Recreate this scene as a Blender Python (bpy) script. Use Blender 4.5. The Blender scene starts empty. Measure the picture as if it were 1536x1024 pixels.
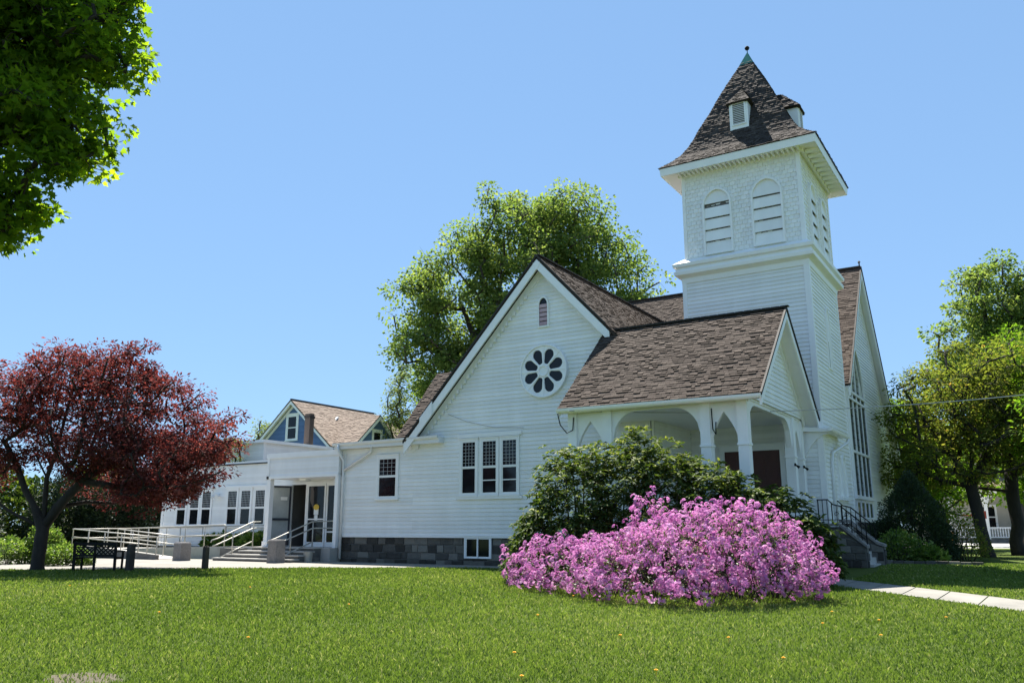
import bpy, math, random
import numpy as np
from mathutils import Vector, Matrix
random.seed(7); RNG = np.random.default_rng(11)
S = bpy.context.scene
R = math.radians

# ------------------------------------------------------------ camera, sky, sun, exposure
cam = bpy.data.cameras.new("camera"); co = bpy.data.objects.new("camera", cam); S.collection.objects.link(co)
PITCH = math.atan(280/1250.)
co.location = (0, 0, 1.35); co.rotation_euler = (R(90)+PITCH, 0, R(32)); cam.sensor_width = 36; cam.lens = 36*1250/1536.
cam.clip_start = .1; cam.clip_end = 3000; S.camera = co
SUN_EL, SUN_AZ = R(61), math.atan2(-.72, .69)
W = bpy.data.worlds.new("World"); S.world = W; W.use_nodes = True
nt = W.node_tree; bg = nt.nodes['Background']
sky = nt.nodes.new('ShaderNodeTexSky'); sky.sky_type = 'NISHITA'; sky.sun_disc = False
sky.sun_elevation = SUN_EL; sky.sun_rotation = SUN_AZ; sky.altitude = 0; sky.air_density = .85; sky.dust_density = 0; sky.ozone_density = 2.5
gm = nt.nodes.new('ShaderNodeGamma'); gm.inputs[1].default_value = .36; nt.links.new(sky.outputs[0], gm.inputs[0])     # evens out the glare round the sun
hs = nt.nodes.new('ShaderNodeMix'); hs.data_type = 'RGBA'; hs.blend_type = 'MULTIPLY'; hs.inputs[0].default_value = 1; nt.links.new(gm.outputs[0], hs.inputs[6]); hs.inputs[7].default_value = (.61, .90, 1.24, 1)
nt.links.new(hs.outputs[2], bg.inputs[0]); bg.inputs[1].default_value = .15
sl = bpy.data.lights.new("sun", 'SUN'); so = bpy.data.objects.new("sun", sl); S.collection.objects.link(so)
sl.energy = 5; sl.angle = R(.5); sl.color = (1, .95, .86)
sd = Vector((math.sin(SUN_AZ)*math.cos(SUN_EL), math.cos(SUN_AZ)*math.cos(SUN_EL), math.sin(SUN_EL)))
so.rotation_euler = sd.to_track_quat('Z', 'Y').to_euler(); so.location = (-20, 20, 40)
S.view_settings.view_transform = 'Standard'; S.view_settings.look = 'None'; S.view_settings.gamma = 1
S.view_settings.exposure = 1.5
try:
    S.cycles.max_bounces = 8; S.cycles.diffuse_bounces = 4; S.cycles.transparent_max_bounces = 8
except Exception: pass

# ------------------------------------------------------------ materials
def newmat(name):
    m = bpy.data.materials.new(name); m.use_nodes = True
    return m, m.node_tree, m.node_tree.nodes, m.node_tree.links, m.node_tree.nodes['Principled BSDF']
def lin(c): return tuple(c)+(1,)
def ramp(N, stops):
    r = N.new('ShaderNodeValToRGB'); e = r.color_ramp.elements
    e[0].position, e[0].color = stops[0][0], lin(stops[0][1]); e[1].position, e[1].color = stops[-1][0], lin(stops[-1][1])
    for p, c in stops[1:-1]:
        x = e.new(p); x.color = lin(c)
    return r
def noise(N, L, scale, detail=4, rough=.6, stretch=None, coord='Object'):
    tc = N.new('ShaderNodeTexCoord'); n = N.new('ShaderNodeTexNoise'); n.inputs['Scale'].default_value = scale
    n.inputs['Detail'].default_value = detail; n.inputs['Roughness'].default_value = rough
    if stretch:
        mp = N.new('ShaderNodeMapping'); mp.inputs['Scale'].default_value = stretch
        L.new(tc.outputs[coord], mp.inputs[0]); L.new(mp.outputs[0], n.inputs['Vector'])
    else: L.new(tc.outputs[coord], n.inputs['Vector'])
    return n
def surf(name, c1, c2, scale=3, rough=.6, bump=0, bscale=40, rnd=0, c3=None, metal=0, stretch=None, spec=.5):
    """noise-mottled surface; rnd mixes a per-face random tone in"""
    m, t, N, L, P = newmat(name)
    n = noise(N, L, scale, 5, .65, stretch)
    rp = ramp(N, [(.3, c1), (.7, c2)] if c3 is None else [(.25, c1), (.5, c2), (.75, c3)])
    src = n.outputs['Fac']
    if rnd:
        a = N.new('ShaderNodeAttribute'); a.attribute_name = 'rnd'
        mx = N.new('ShaderNodeMix'); mx.data_type = 'FLOAT'; mx.inputs[0].default_value = rnd
        L.new(n.outputs['Fac'], mx.inputs[2]); L.new(a.outputs['Fac'], mx.inputs[3]); src = mx.outputs[0]
    L.new(src, rp.inputs[0]); L.new(rp.outputs[0], P.inputs['Base Color'])
    P.inputs['Roughness'].default_value = rough; P.inputs['Metallic'].default_value = metal
    P.inputs['Specular IOR Level'].default_value = spec
    if bump:
        b = N.new('ShaderNodeBump'); b.inputs['Strength'].default_value = bump; b.inputs['Distance'].default_value = .02
        n2 = noise(N, L, bscale, 6, .7); L.new(n2.outputs['Fac'], b.inputs['Height']); L.new(b.outputs[0], P.inputs['Normal'])
    return m
def foliage(name, stops, trans=.4, rough=.5, tcol=None, spec=.4):
    m, t, N, L, P = newmat(name)
    a = N.new('ShaderNodeAttribute'); a.attribute_name = 'rnd'
    rp = ramp(N, stops); L.new(a.outputs['Fac'], rp.inputs[0]); L.new(rp.outputs[0], P.inputs['Base Color'])
    P.inputs['Roughness'].default_value = rough; P.inputs['Specular IOR Level'].default_value = spec
    tr = N.new('ShaderNodeBsdfTranslucent')
    mx = N.new('ShaderNodeMixShader'); mx.inputs[0].default_value = trans
    mul = N.new('ShaderNodeMix'); mul.data_type = 'RGBA'; mul.blend_type = 'MULTIPLY'; mul.inputs[0].default_value = 1
    L.new(rp.outputs[0], mul.inputs[6]); mul.inputs[7].default_value = lin(tcol or (1.6, 1.6, 1.1))
    L.new(mul.outputs[2], tr.inputs[0])
    L.new(P.outputs[0], mx.inputs[1]); L.new(tr.outputs[0], mx.inputs[2])
    L.new(mx.outputs[0], N['Material Output'].inputs[0])
    return m

M = {}
M['white'] = surf('white_paint', (.78, .775, .755), (.90, .895, .88), 1.1, .45, .15, 60, .3, None, 0, (1.6, 1.6, .35))
M['trim'] = surf('white_trim_paint', (.84, .835, .825), (.90, .895, .885), 2, .4)
M['cream'] = surf('cream_paint', (.70, .69, .62), (.78, .76, .70), 2, .5)
M['shingle'] = surf('brown_shingle', (.040, .030, .024), (.066, .050, .041), 5, .95, .5, 90, .45, (.105, .083, .068), 0, None, .2)
M['shingle_tower'] = surf('dark_weathered_shingle', (.032, .026, .023), (.052, .042, .037), 5, .9, .5, 90, .45, (.088, .073, .064), 0, None, .2)
M['shingle_tan'] = surf('tan_shingle', (.16, .115, .085), (.21, .155, .12), 4, .9, .4, 60, .7, (.26, .20, .155))
M['dark_trim'] = surf('dark_ridge', (.02, .018, .016), (.04, .035, .03), 6, .8)
M['stone'] = surf('grey_fieldstone', (.05, .046, .041), (.11, .102, .09), 4, .9, 1, 18, .65, (.21, .195, .17), 0, None, .2)
M['mortar'] = surf('mortar', (.10, .097, .09), (.16, .155, .145), 8, .95, .5, 40)
M['granite'] = surf('granite', (.17, .155, .145), (.27, .25, .235), 14, .8, .5, 60, 0)
M['concrete'] = surf('concrete', (.30, .285, .26), (.44, .42, .385), 1.6, .9, .3, 50, 0, (.40, .375, .34))
M['walk'] = surf('walk_concrete', (.165, .157, .138), (.25, .235, .205), .9, .9, .3, 60, 0)
M['darkconcrete'] = surf('dark_shaded_concrete', (.10, .095, .088), (.2, .19, .175), 2.5, .9, .4, 40)  # darker concrete; on the step risers it puts shade into the colour
M['glass'] = surf('dark_window_glass', (.006, .007, .009), (.012, .013, .016), 1, .06, 0, 1, 0, None, 0, None, .3)
M['paleglass'] = surf('leaded_glass', (.05, .065, .055), (.20, .23, .21), 2.2, .15, .3, 6, 0, None, 0, None, .3)
M['muntin'] = surf('muntin_grey', (.30, .31, .31), (.42, .43, .43), 3, .5)
M['door_red'] = surf('oxblood_paint', (.060, .013, .012), (.085, .019, .016), 2, .4)
M['iron'] = surf('black_iron', (.010, .010, .010), (.018, .018, .018), 8, .85, 0, 1, 0, None, 0, None, .15)
M['rail'] = surf('galvanised_rail', (.36, .345, .30), (.48, .46, .41), 6, .45, 0, 1, 0, None, .25)
M['copper'] = surf('green_copper', (.03, .15, .13), (.06, .21, .19), 8, .9, 0, 1, 0, None, 0, None, .05)
M['gutter'] = surf('white_gutter', (.72, .73, .73), (.80, .80, .80), 3, .35)
M['blue'] = surf('blue_clapboard', (.085, .15, .30), (.105, .185, .36), 2, .6, .15, 50, .5)
M['brick'] = surf('sooty_brick', (.045, .036, .032), (.10, .075, .062), 9, .9, .7, 30, .5)
M['bark'] = surf('grey_bark', (.035, .028, .022), (.085, .070, .055), 6, .9, 1, 25, 0, None, 0, (1, 1, .25))
M['darkbark'] = surf('dark_bark', (.018, .014, .012), (.045, .036, .03), 6, .9, 1, 25, 0, None, 0, (1, 1, .25))
M['benchmetal'] = surf('black_bench_metal', (.010, .010, .011), (.016, .016, .016), 8, .7, 0, 1, 0, None, 0, None, .15)
M['postwood'] = surf('dark_post_wood', (.035, .028, .022), (.07, .055, .044), 5, .85, .6, 40)
M['interior'] = surf('interior_paint', (.10, .095, .085), (.13, .12, .11), 2, .8)
M['darkframe'] = surf('navy_door_frame', (.015, .018, .03), (.022, .026, .04), 4, .4)
M['asphalt'] = surf('flat_roof_felt', (.06, .06, .06), (.1, .1, .1), 3, .9)
M['road'] = surf('driveway', (.34, .33, .31), (.44, .43, .41), 1, .9, .2, 40)
M['mulch'] = surf('soil', (.06, .05, .03), (.10, .083, .05), 6, .95, .8, 30)
M['pinkslat'] = surf('pink_grey_slat', (.42, .27, .30), (.55, .38, .40), 3, .6)
M['yellow'] = surf('yellow_sticker', (.65, .42, .03), (.7, .47, .05), 3, .5)
M['orange'] = surf('orange_marker', (.75, .28, .02), (.8, .33, .04), 3, .5)
M['red'] = surf('red_paint', (.35, .04, .03), (.42, .06, .04), 3, .5)
M['beige'] = surf('beige_clapboard', (.42, .40, .35), (.5, .47, .42), 2, .6)
M['cable'] = surf('grey_cable', (.35, .35, .34), (.45, .45, .44), 3, .5)
M['doorglass'] = surf('pale_door_glass', (.30, .33, .33), (.42, .45, .45), 1.5, .15)
def lawnmat():
    m, t, N, L, P = newmat('lawn_turf')
    n1 = noise(N, L, .35, 4, .6); n2 = noise(N, L, 9, 6, .7)
    mx = N.new('ShaderNodeMix'); mx.data_type = 'FLOAT'; mx.inputs[0].default_value = .5
    L.new(n1.outputs[0], mx.inputs[2]); L.new(n2.outputs[0], mx.inputs[3])
    rp = ramp(N, [(.32, (.052, .080, .020)), (.5, (.080, .112, .028)), (.7, (.115, .142, .040))])
    L.new(mx.outputs[0], rp.inputs[0]); L.new(rp.outputs[0], P.inputs['Base Color']); P.inputs['Roughness'].default_value = .9; P.inputs['Specular IOR Level'].default_value = .05
    b = N.new('ShaderNodeBump'); b.inputs['Strength'].default_value = .8; b.inputs['Distance'].default_value = .05
    n3 = noise(N, L, 25, 6, .8); L.new(n3.outputs[0], b.inputs['Height']); L.new(b.outputs[0], P.inputs['Normal'])
    return m
M['lawn'] = lawnmat()
M['blade'] = foliage('grass_blade', [(0, (.062, .105, .018)), (.5, (.125, .188, .034)), (.85, (.20, .255, .06)), (1, (.34, .34, .17))], .4, .6, (1.3, 1.35, .75), .2)
M['maple'] = foliage('maple_leaf', [(0, (.035, .075, .012)), (.5, (.07, .13, .016)), (1, (.15, .21, .024))], .6, .8, (3.2, 2.9, .8), .08)
M['redleaf'] = foliage('red_maple_leaf', [(0, (.055, .018, .018)), (.5, (.105, .037, .036)), (.85, (.19, .078, .068)), (1, (.29, .14, .11))], .40, .8, (1.8, .98, .9), .1)
M['springleaf'] = foliage('spring_leaf', [(0, (.075, .13, .036)), (.5, (.125, .185, .05)), (1, (.24, .28, .10))], .5, .8, (1.7, 1.7, .9), .12)
M['paleleaf'] = foliage('pale_spring_leaf', [(0, (.13, .18, .06)), (1, (.26, .31, .12))], .42, .8, (1.4, 1.4, .9), .12)
M['oliveleaf'] = foliage('olive_leaf', [(0, (.055, .09, .020)), (.5, (.105, .14, .032)), (.85, (.16, .17, .05)), (1, (.20, .13, .06))], .52, .8, (2.0, 1.9, .8), .12)
M['brightleaf'] = foliage('bright_leaf', [(0, (.05, .11, .014)), (.5, (.09, .17, .02)), (1, (.17, .26, .035))], .5, .8, (2.1, 2.1, .8), .12)
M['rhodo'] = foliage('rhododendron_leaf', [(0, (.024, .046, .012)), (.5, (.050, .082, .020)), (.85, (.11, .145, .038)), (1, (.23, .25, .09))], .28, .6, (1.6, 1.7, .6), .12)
M['shrubleaf'] = foliage('shrub_leaf', [(0, (.05, .10, .015)), (.6, (.10, .17, .025)), (1, (.22, .28, .07))], .4, .45)
M['darkleaf'] = foliage('dark_evergreen', [(0, (.010, .020, .008)), (.6, (.018, .034, .012)), (1, (.035, .058, .020))], .15, .6)
M['yew'] = foliage('yew_needles', [(0, (.012, .026, .009)), (.6, (.022, .045, .014)), (1, (.04, .07, .022))], .15, .6)
M['petal'] = foliage('azalea_petal', [(0, (.36, .10, .31)), (.45, (.57, .21, .475)), (.8, (.73, .37, .62)), (1, (.86, .60, .77))], .35, .6, (1.15, 1.05, 1.15), .2)
M['azleaf'] = foliage('azalea_leaf', [(0, (.03, .05, .015)), (.6, (.06, .09, .022)), (1, (.13, .16, .04))], .3, .45)
M['dandelion'] = foliage('dandelion_yellow', [(0, (.75, .42, .02)), (1, (.85, .5, .04))], .2, .7, (1, 1, 1))

# ------------------------------------------------------------ object helpers
def tag(o, label=None, cat=None, group=None, kind=None):
    if label: o['label'] = label
    if cat: o['category'] = cat
    if group: o['group'] = group
    if kind: o['kind'] = kind
    return o
def empty(name, loc, label, cat, group=None):
    o = bpy.data.objects.new(name, None); S.collection.objects.link(o); o.location = loc; o.empty_display_size = .3
    return tag(o, label, cat, group)
class MB:
    def __init__(s): s.v = []; s.f = []; s.r = []
    def pts(s, ps): k = len(s.v); s.v.extend([tuple(map(float, p)) for p in ps]); return k
    def face(s, ps, r=None):
        k = s.pts(ps); s.f.append(tuple(range(k, k+len(ps)))); s.r.append(random.random() if r is None else r)
    def hexa(s, b, t, r=None):
        """b, t: two matching quads"""
        r = random.random() if r is None else r
        k = s.pts(list(b)+list(t)); n = len(b)
        s.f.append(tuple(range(k+n-1, k-1, -1))); s.f.append(tuple(range(k+n, k+2*n)))
        for i in range(n):
            j = (i+1) % n; s.f.append((k+i, k+j, k+n+j, k+n+i))
        s.r.extend([r]*(n+2)); return s
    def box(s, x0, x1, y0, y1, z0, z1, r=None):
        return s.hexa([(x0,y0,z0),(x1,y0,z0),(x1,y1,z0),(x0,y1,z0)], [(x0,y0,z1),(x1,y0,z1),(x1,y1,z1),(x0,y1,z1)], r)
    def mbox(s, F, u0, u1, v0, v1, w0, w1, r=None):
        return s.hexa([F(u0,v0,w0),F(u1,v0,w0),F(u1,v1,w0),F(u0,v1,w0)], [F(u0,v0,w1),F(u1,v0,w1),F(u1,v1,w1),F(u0,v1,w1)], r)
    def prism(s, F, poly, w0, w1, r=None): return s.hexa([F(u,v,w0) for u,v in poly], [F(u,v,w1) for u,v in poly], r)
    def bar(s, a, b, w, h=None, up=(0,0,1)):
        a, b = Vector(a), Vector(b); d = (b-a).normalized(); h = h or w
        x = d.cross(Vector(up)); x = x.normalized() if x.length > 1e-4 else Vector((1,0,0)); y = x.cross(d)
        q = lambda p: [p+x*w/2+y*h/2, p-x*w/2+y*h/2, p-x*w/2-y*h/2, p+x*w/2-y*h/2]
        return s.hexa(q(a), q(b))
    def tube(s, ps, rad, n=7, cap=True):
        ps = [Vector(p) for p in ps]; rs = rad if isinstance(rad, (list, tuple)) else [rad]*len(ps)
        rings = []; prev = None; r = random.random()
        for i, p in enumerate(ps):
            d = (ps[min(i+1, len(ps)-1)]-ps[max(i-1, 0)]).normalized()
            if prev is None:
                x = d.orthogonal().normalized()
            else:
                x = (prev-d*prev.dot(d)); x = x.normalized() if x.length > 1e-5 else d.orthogonal().normalized()
            prev = x; y = d.cross(x)
            rings.append(s.pts([p+(x*math.cos(a)+y*math.sin(a))*rs[i] for a in [2*math.pi*k/n for k in range(n)]]))
        for a, b in zip(rings, rings[1:]):
            for k in range(n):
                s.f.append((a+k, a+(k+1)%n, b+(k+1)%n, b+k)); s.r.append(r)
        if cap:
            s.f.append(tuple(rings[0]+k for k in range(n-1, -1, -1))); s.f.append(tuple(rings[-1]+k for k in range(n))); s.r += [r, r]
        return s
    def lathe(s, c, prof, n=16):
        rings = [s.pts([(c[0]+r*math.cos(2*math.pi*k/n), c[1]+r*math.sin(2*math.pi*k/n), c[2]+z) for k in range(n)]) for r, z in prof]
        for a, b in zip(rings, rings[1:]):
            for k in range(n): s.f.append((a+k, a+(k+1)%n, b+(k+1)%n, b+k)); s.r.append(.5)
        return s
    def build(s, name, m, parent=None, smooth=False):
        me = bpy.data.meshes.new(name); me.from_pydata(s.v, [], s.f); me.materials.append(m)
        a = me.attributes.new('rnd', 'FLOAT', 'FACE'); a.data.foreach_set('value', np.array(s.r, dtype=np.float32))
        if smooth: me.polygons.foreach_set('use_smooth', [True]*len(s.f))
        me.update(); o = bpy.data.objects.new(name, me); S.collection.objects.link(o)
        if parent:
            o.parent = parent
            p = parent; off = Vector((0,0,0))
            while p: off += p.location; p = p.parent
            o.location = -off          # vertices are in world space; undo the thing's base
        return o
def npmesh(name, V, T, rnd, m, parent=None):
    """V (n,3) verts, T (k,3) triangles"""
    me = bpy.data.meshes.new(name); V = np.ascontiguousarray(V, dtype=np.float32); T = np.ascontiguousarray(T, dtype=np.int32)
    me.vertices.add(len(V)); me.vertices.foreach_set('co', V.ravel())
    me.loops.add(T.size); me.loops.foreach_set('vertex_index', T.ravel())
    me.polygons.add(len(T)); me.polygons.foreach_set('loop_start', np.arange(0, T.size, 3, dtype=np.int32))
    me.update(calc_edges=True)
    a = me.attributes.new('rnd', 'FLOAT', 'FACE'); a.data.foreach_set('value', np.asarray(rnd, dtype=np.float32))
    me.materials.append(m); o = bpy.data.objects.new(name, me); S.collection.objects.link(o)
    if parent: o.parent = parent; o.location = -parent.location
    return o
# wall frames: (u, v, w) -> world, w = outwards
def FS(y): return lambda u, v, w: (u, y-w, v)          # faces -Y
def FE(x): return lambda u, v, w: (x+w, u, v)          # faces +X
def FW(x): return lambda u, v, w: (x-w, u, v)          # faces -X
def FN(y): return lambda u, v, w: (u, y+w, v)
def clip(poly, ax, val, keep_ge):
    out = []; n = len(poly)
    for i in range(n):
        a, b = poly[i], poly[(i+1) % n]
        ia = (a[ax] >= val-1e-9) if keep_ge else (a[ax] <= val+1e-9); ib = (b[ax] >= val-1e-9) if keep_ge else (b[ax] <= val+1e-9)
        if ia: out.append(a)
        if ia != ib:
            t = (val-a[ax])/(b[ax]-a[ax]); out.append((a[0]+t*(b[0]-a[0]), a[1]+t*(b[1]-a[1])))
    return out
def clap(mb, F, poly, ex=.15, out=.025, back=.15):
    v0 = min(p[1] for p in poly); v1 = max(p[1] for p in poly); k = math.floor(v0/ex)
    if back: mb.prism(F, poly, -back, -.002)
    while k*ex < v1:
        a, b = k*ex, (k+1)*ex; q = clip(clip(poly, 1, a, True), 1, b, False); k += 1
        if len(q) < 3: continue
        o = out*random.uniform(.85, 1.1); r = random.random()
        g = lambda v: .003+o*(1-(v-a)/ex)
        mb.face([F(u, v, g(v)) for u, v in q], r)
        lo = [u for u, v in q if abs(v-max(a, v0)) < 1e-5]
        if len(lo) > 1:
            vv = max(a, v0); mb.face([F(min(lo), vv, -.001), F(max(lo), vv, -.001), F(max(lo), vv, g(vv)), F(min(lo), vv, g(vv))], r)
    return mb
def shingles(mb, P0, su, st, poly, ex=.14, wid=.3, th=.02, base=True):
    """roof plane: P0 + s*su + t*st, t up the slope; tabs clipped to convex poly in (s, t)"""
    P0, su, st = Vector(P0), Vector(su).normalized(), Vector(st).normalized(); n = su.cross(st).normalized()
    if n.z < 0: n = -n
    G = lambda s, t, w: P0+su*s+st*t+n*w
    if base:
        mb.hexa([G(s, t, -.1) for s, t in poly], [G(s, t, -.004) for s, t in poly], .1)
    t0 = min(p[1] for p in poly); t1 = max(p[1] for p in poly); s0 = min(p[0] for p in poly); s1 = max(p[0] for p in poly)
    k = 0
    while t0+k*ex < t1:
        a, b = t0+k*ex, t0+(k+1)*ex; row = clip(clip(poly, 1, a, True), 1, b, False); k += 1
        if len(row) < 3: continue
        s = s0-random.random()*wid; rowr = random.uniform(-.07, .07)
        while s < s1:
            w_ = wid*random.uniform(.45, 1.3); q = clip(clip(row, 0, s, True), 0, s+w_-.006, False); s += w_
            if len(q) < 3: continue
            o = th*random.choice((.4, .6, 1.0, 1.5)); r = min(1, max(0, random.gauss(.5, .24)+rowr))
            g = lambda t: .003+o*(1-.85*(t-a)/ex)
            mb.face([G(x, t, g(t)) for x, t in q], r)
            lo = [x for x, t in q if abs(t-a) < 1e-5]
            if len(lo) > 1: mb.face([G(min(lo), a, -.003), G(max(lo), a, -.003), G(max(lo), a, g(a)), G(min(lo), a, g(a))], r*.6)
    return mb
def masonry(mb, mm, F, u0, u1, v0, v1, row=.3, lmin=.3, lmax=.8, slope=None):
    """courses of irregular stones in front of a mortar core; slope(u) lowers the top"""
    top = slope or (lambda u: v1)
    n = 8
    for i in range(n):
        a, b = u0+(u1-u0)*i/n, u0+(u1-u0)*(i+1)/n
        mm.hexa([F(a,v0,-.3),F(b,v0,-.3),F(b,top(b)-.02,-.3),F(a,top(a)-.02,-.3)], [F(a,v0,0),F(b,v0,0),F(b,top(b)-.02,0),F(a,top(a)-.02,0)])
    v = v0
    while v < v1-.03:
        h = min(row*random.uniform(.75, 1.25), v1-v)
        if v1-v-h < .08: h = v1-v
        u = u0
        while u < u1-.02:
            l = random.uniform(lmin, lmax); e = min(u+l, u1)
            if u1-e < .12: e = u1
            ta, tb = min(v+h, top(u)), min(v+h, top(e))
            if ta > v+.04 or tb > v+.04:
                ta, tb = max(ta, v+.03), max(tb, v+.03); g = .012; d = random.uniform(.015, .05); j = lambda: random.uniform(-.012, .012)
                q = [(u+g+j(), v+g+j()), (e-g+j(), v+g+j()), (e-g+j(), tb-g+j()), (u+g+j(), ta-g+j())]
                c = (sum(p[0] for p in q)/4, sum(p[1] for p in q)/4)
                inn = [(c[0]+(p[0]-c[0])*.9, c[1]+(p[1]-c[1])*.86) for p in q]
                mb.hexa([F(p[0], p[1], -.05) for p in q], [F(p[0], p[1], d*.6) for p in q], rr := random.random())
                mb.hexa([F(p[0], p[1], d*.6+.001) for p in q], [F(p[0], p[1], d) for p in inn], rr)
            u = e
        v += h
def lancet(u0, u1, v0, vs, va, n=8):
    """pointed-arch outline, anticlockwise from lower left"""
    um = (u0+u1)/2; hw = (u1-u0)/2; pts = [(u0, v0), (u1, v0)]
    for i in range(n+1):
        t = i/n; pts.append((um+hw*math.cos(t*math.pi/2)**.8 if t < 1 else um, vs+(va-vs)*(t*.35+.65*math.sin(t*math.pi/2))))
    for i in range(n-1, -1, -1):
        t = i/n; pts.append((um-hw*math.cos(t*math.pi/2)**.8, vs+(va-vs)*(t*.35+.65*math.sin(t*math.pi/2))))
    return pts
def rim(mb, F, poly, wd, w0, w1):
    """flat moulding of width wd running round a closed outline (outside it)"""
    n = len(poly); c = (sum(p[0] for p in poly)/n, sum(p[1] for p in poly)/n); out = []
    for i in range(n):
        a, b, d = poly[i-1], poly[i], poly[(i+1) % n]
        e1 = Vector((b[0]-a[0], b[1]-a[1])); e2 = Vector((d[0]-b[0], d[1]-b[1]))
        e1 = e1.normalized() if e1.length else e2.normalized(); e2 = e2.normalized() if e2.length else e1
        nn = Vector((e1.y+e2.y, -e1.x-e2.x)); nn = nn.normalized()
        k = wd/max(.45, nn.dot(Vector((e1.y, -e1.x)))); out.append((b[0]+nn.x*k, b[1]+nn.y*k))
    for i in range(n):
        j = (i+1) % n; q = [poly[i], poly[j], out[j], out[i]]
        mb.hexa([F(u, v, w0) for u, v in q], [F(u, v, w1) for u, v in q])
def window(par, F, u0, u1, v0, v1, nx=3, ny=3, cas=.1, mid=.5, lower=None, name='window', trim='trim', mun='muntin', lab=None, sill=True):
    mb = MB(); c = cas
    mb.mbox(F, u0-c, u0, v0-c*.4, v1+c, .0, .06); mb.mbox(F, u1, u1+c, v0-c*.4, v1+c, .0, .06)
    mb.mbox(F, u0, u1, v1, v1+c, .0, .058); mb.mbox(F, u0-c-.02, u1+c+.02, v1+c, v1+c+.035, .0, .085)
    if sill: mb.mbox(F, u0-c-.03, u1+c+.03, v0-.07-c*.4, v0-c*.4, .0, .1)
    mb.mbox(F, u0, u1, v0-c*.4, v0, 0, .056)
    o = mb.build(name, M[trim], par)
    if lab: o['label'] = lab
    vm = v0+(v1-v0)*mid; g = MB(); s = MB(); st = .045
    g.face([F(u0, v0, .030), F(u1, v0, .030), F(u1, vm, .030), F(u0, vm, .030)]); g.face([F(u0, vm, .034), F(u1, vm, .034), F(u1, v1, .034), F(u0, v1, .034)])
    pane = g.build('pane', M['glass'], o)
    for a, b in ((v0, vm), (vm, v1)):
        w = .045 if a == v0 else .052
        s.mbox(F, u0, u0+st, a, b, .028, w); s.mbox(F, u1-st, u1, a, b, .028, w); s.mbox(F, u0+st, u1-st, a, a+st, .028, w-.002); s.mbox(F, u0+st, u1-st, b-st, b, .028, w-.003)
    s.build('sash', M[trim], o)
    m = MB(); mt = .016
    for i in range(1, nx): x = u0+st+(u1-u0-2*st)*i/nx; m.mbox(F, x-mt/2, x+mt/2, vm+st, v1-st, .034, .046)
    for i in range(1, ny): y = vm+st+(v1-vm-2*st)*i/ny; m.mbox(F, u0+st, u1-st, y-mt/2, y+mt/2, .034, .044)
    if m.f: m.build('muntin', M[mun], o)
    if lower:
        for i in range(1, lower): m = MB(); y = v0+(vm-v0)*i/lower; m.mbox(F, u0+st, u1-st, y-.02, y+.02, .03, .045); m.build('glazing_bar', M[trim], o)
    return o
def gutterline(mb, a, b, r=.07):
    a, b = Vector(a), Vector(b); d = (b-a).normalized(); x = d.cross(Vector((0,0,1))).normalized()
    prof = [(-.06, 0), (-.06, -.1), (.03, -.12), (.065, -.07), (.075, 0)]
    q = lambda p: [p+x*u+Vector((0,0,v)) for u, v in prof]
    return mb.hexa(q(a), q(b))

# ------------------------------------------------------------ ground
def sst(t): t = min(1, max(0, t)); return t*t*(3-2*t)
def gz(x, y):
    d = -.53*x+.848*y
    return -.3*(1-sst((d-6)/20)) + .15*sst((y-27)/4)*sst((x+10)/4)
FHV = np.array([-.53, .848])
def npz(x, y):
    d = -.53*x+.848*y; f = lambda t: (lambda c: c*c*(3-2*c))(np.clip(t, 0, 1))
    return -.3*(1-f((d-6)/20))+.15*f((y-27)/4)*f((x+10)/4)
def struct(mb, name, m, smooth=False): o = mb.build(name, m, None, smooth); o['kind'] = 'structure'; return o
gr = MB()
def axis(lo, hi, fine0, fine1, f, c):
    a = list(np.arange(lo, fine0, c))+list(np.arange(fine0, fine1, f))+list(np.arange(fine1, hi+c, c)); return a
xs = axis(-900, 900, -60, 30, 1.0, 60); ys = axis(-100, 1500, -8, 60, 1.0, 60)
idx = {}
for i, x in enumerate(xs):
    for j, y in enumerate(ys): idx[i, j] = gr.pts([(x, y, gz(x, y))])
for i in range(len(xs)-1):
    for j in range(len(ys)-1): gr.f.append((idx[i, j], idx[i+1, j], idx[i+1, j+1], idx[i, j+1])); gr.r.append(.5)
struct(gr, 'lawn_ground', M['lawn'], True)
def inside(poly, X, Y):
    r = np.zeros(X.shape, bool); n = len(poly)
    for i in range(n):
        (x0, y0), (x1, y1) = poly[i], poly[(i+1) % n]
        c = ((y0 > Y) != (y1 > Y)) & (X < (x1-x0)*(Y-y0)/((y1-y0) or 1e-9)+x0); r ^= c
    return r
def sheet(name, poly, m, h, step=1.0):
    """flat paving that follows the ground: thin slab cut to poly on a grid"""
    mb = MB(); x0 = min(p[0] for p in poly); x1 = max(p[0] for p in poly); y0 = min(p[1] for p in poly); y1 = max(p[1] for p in poly)
    x = x0
    while x < x1:
        col = clip(clip(poly, 0, x, True), 0, min(x+step, x1), False); y = y0
        while y < y1 and len(col) >= 3:
            q = clip(clip(col, 1, y, True), 1, min(y+step, y1), False)
            if len(q) >= 3: mb.hexa([(u, v, gz(u, v)-.06) for u, v in q], [(u, v, gz(u, v)+h) for u, v in q], .5)
            y += step
        x += step
    return struct(mb, name, m)
WALK1 = [(-50, 4), (-42, 7.5), (-34, 12.2), (-29.4, 15.2), (-26, 18.0), (-23, 20.7), (-19.5, 23.2), (-16.4, 24.9), (-12.5, 25.5), (-12.5, 26.2), (-24.8, 26.2), (-24.8, 24.6), (-33, 24.4), (-36, 23.0), (-40, 18.2), (-46, 13), (-52, 8)]
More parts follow.
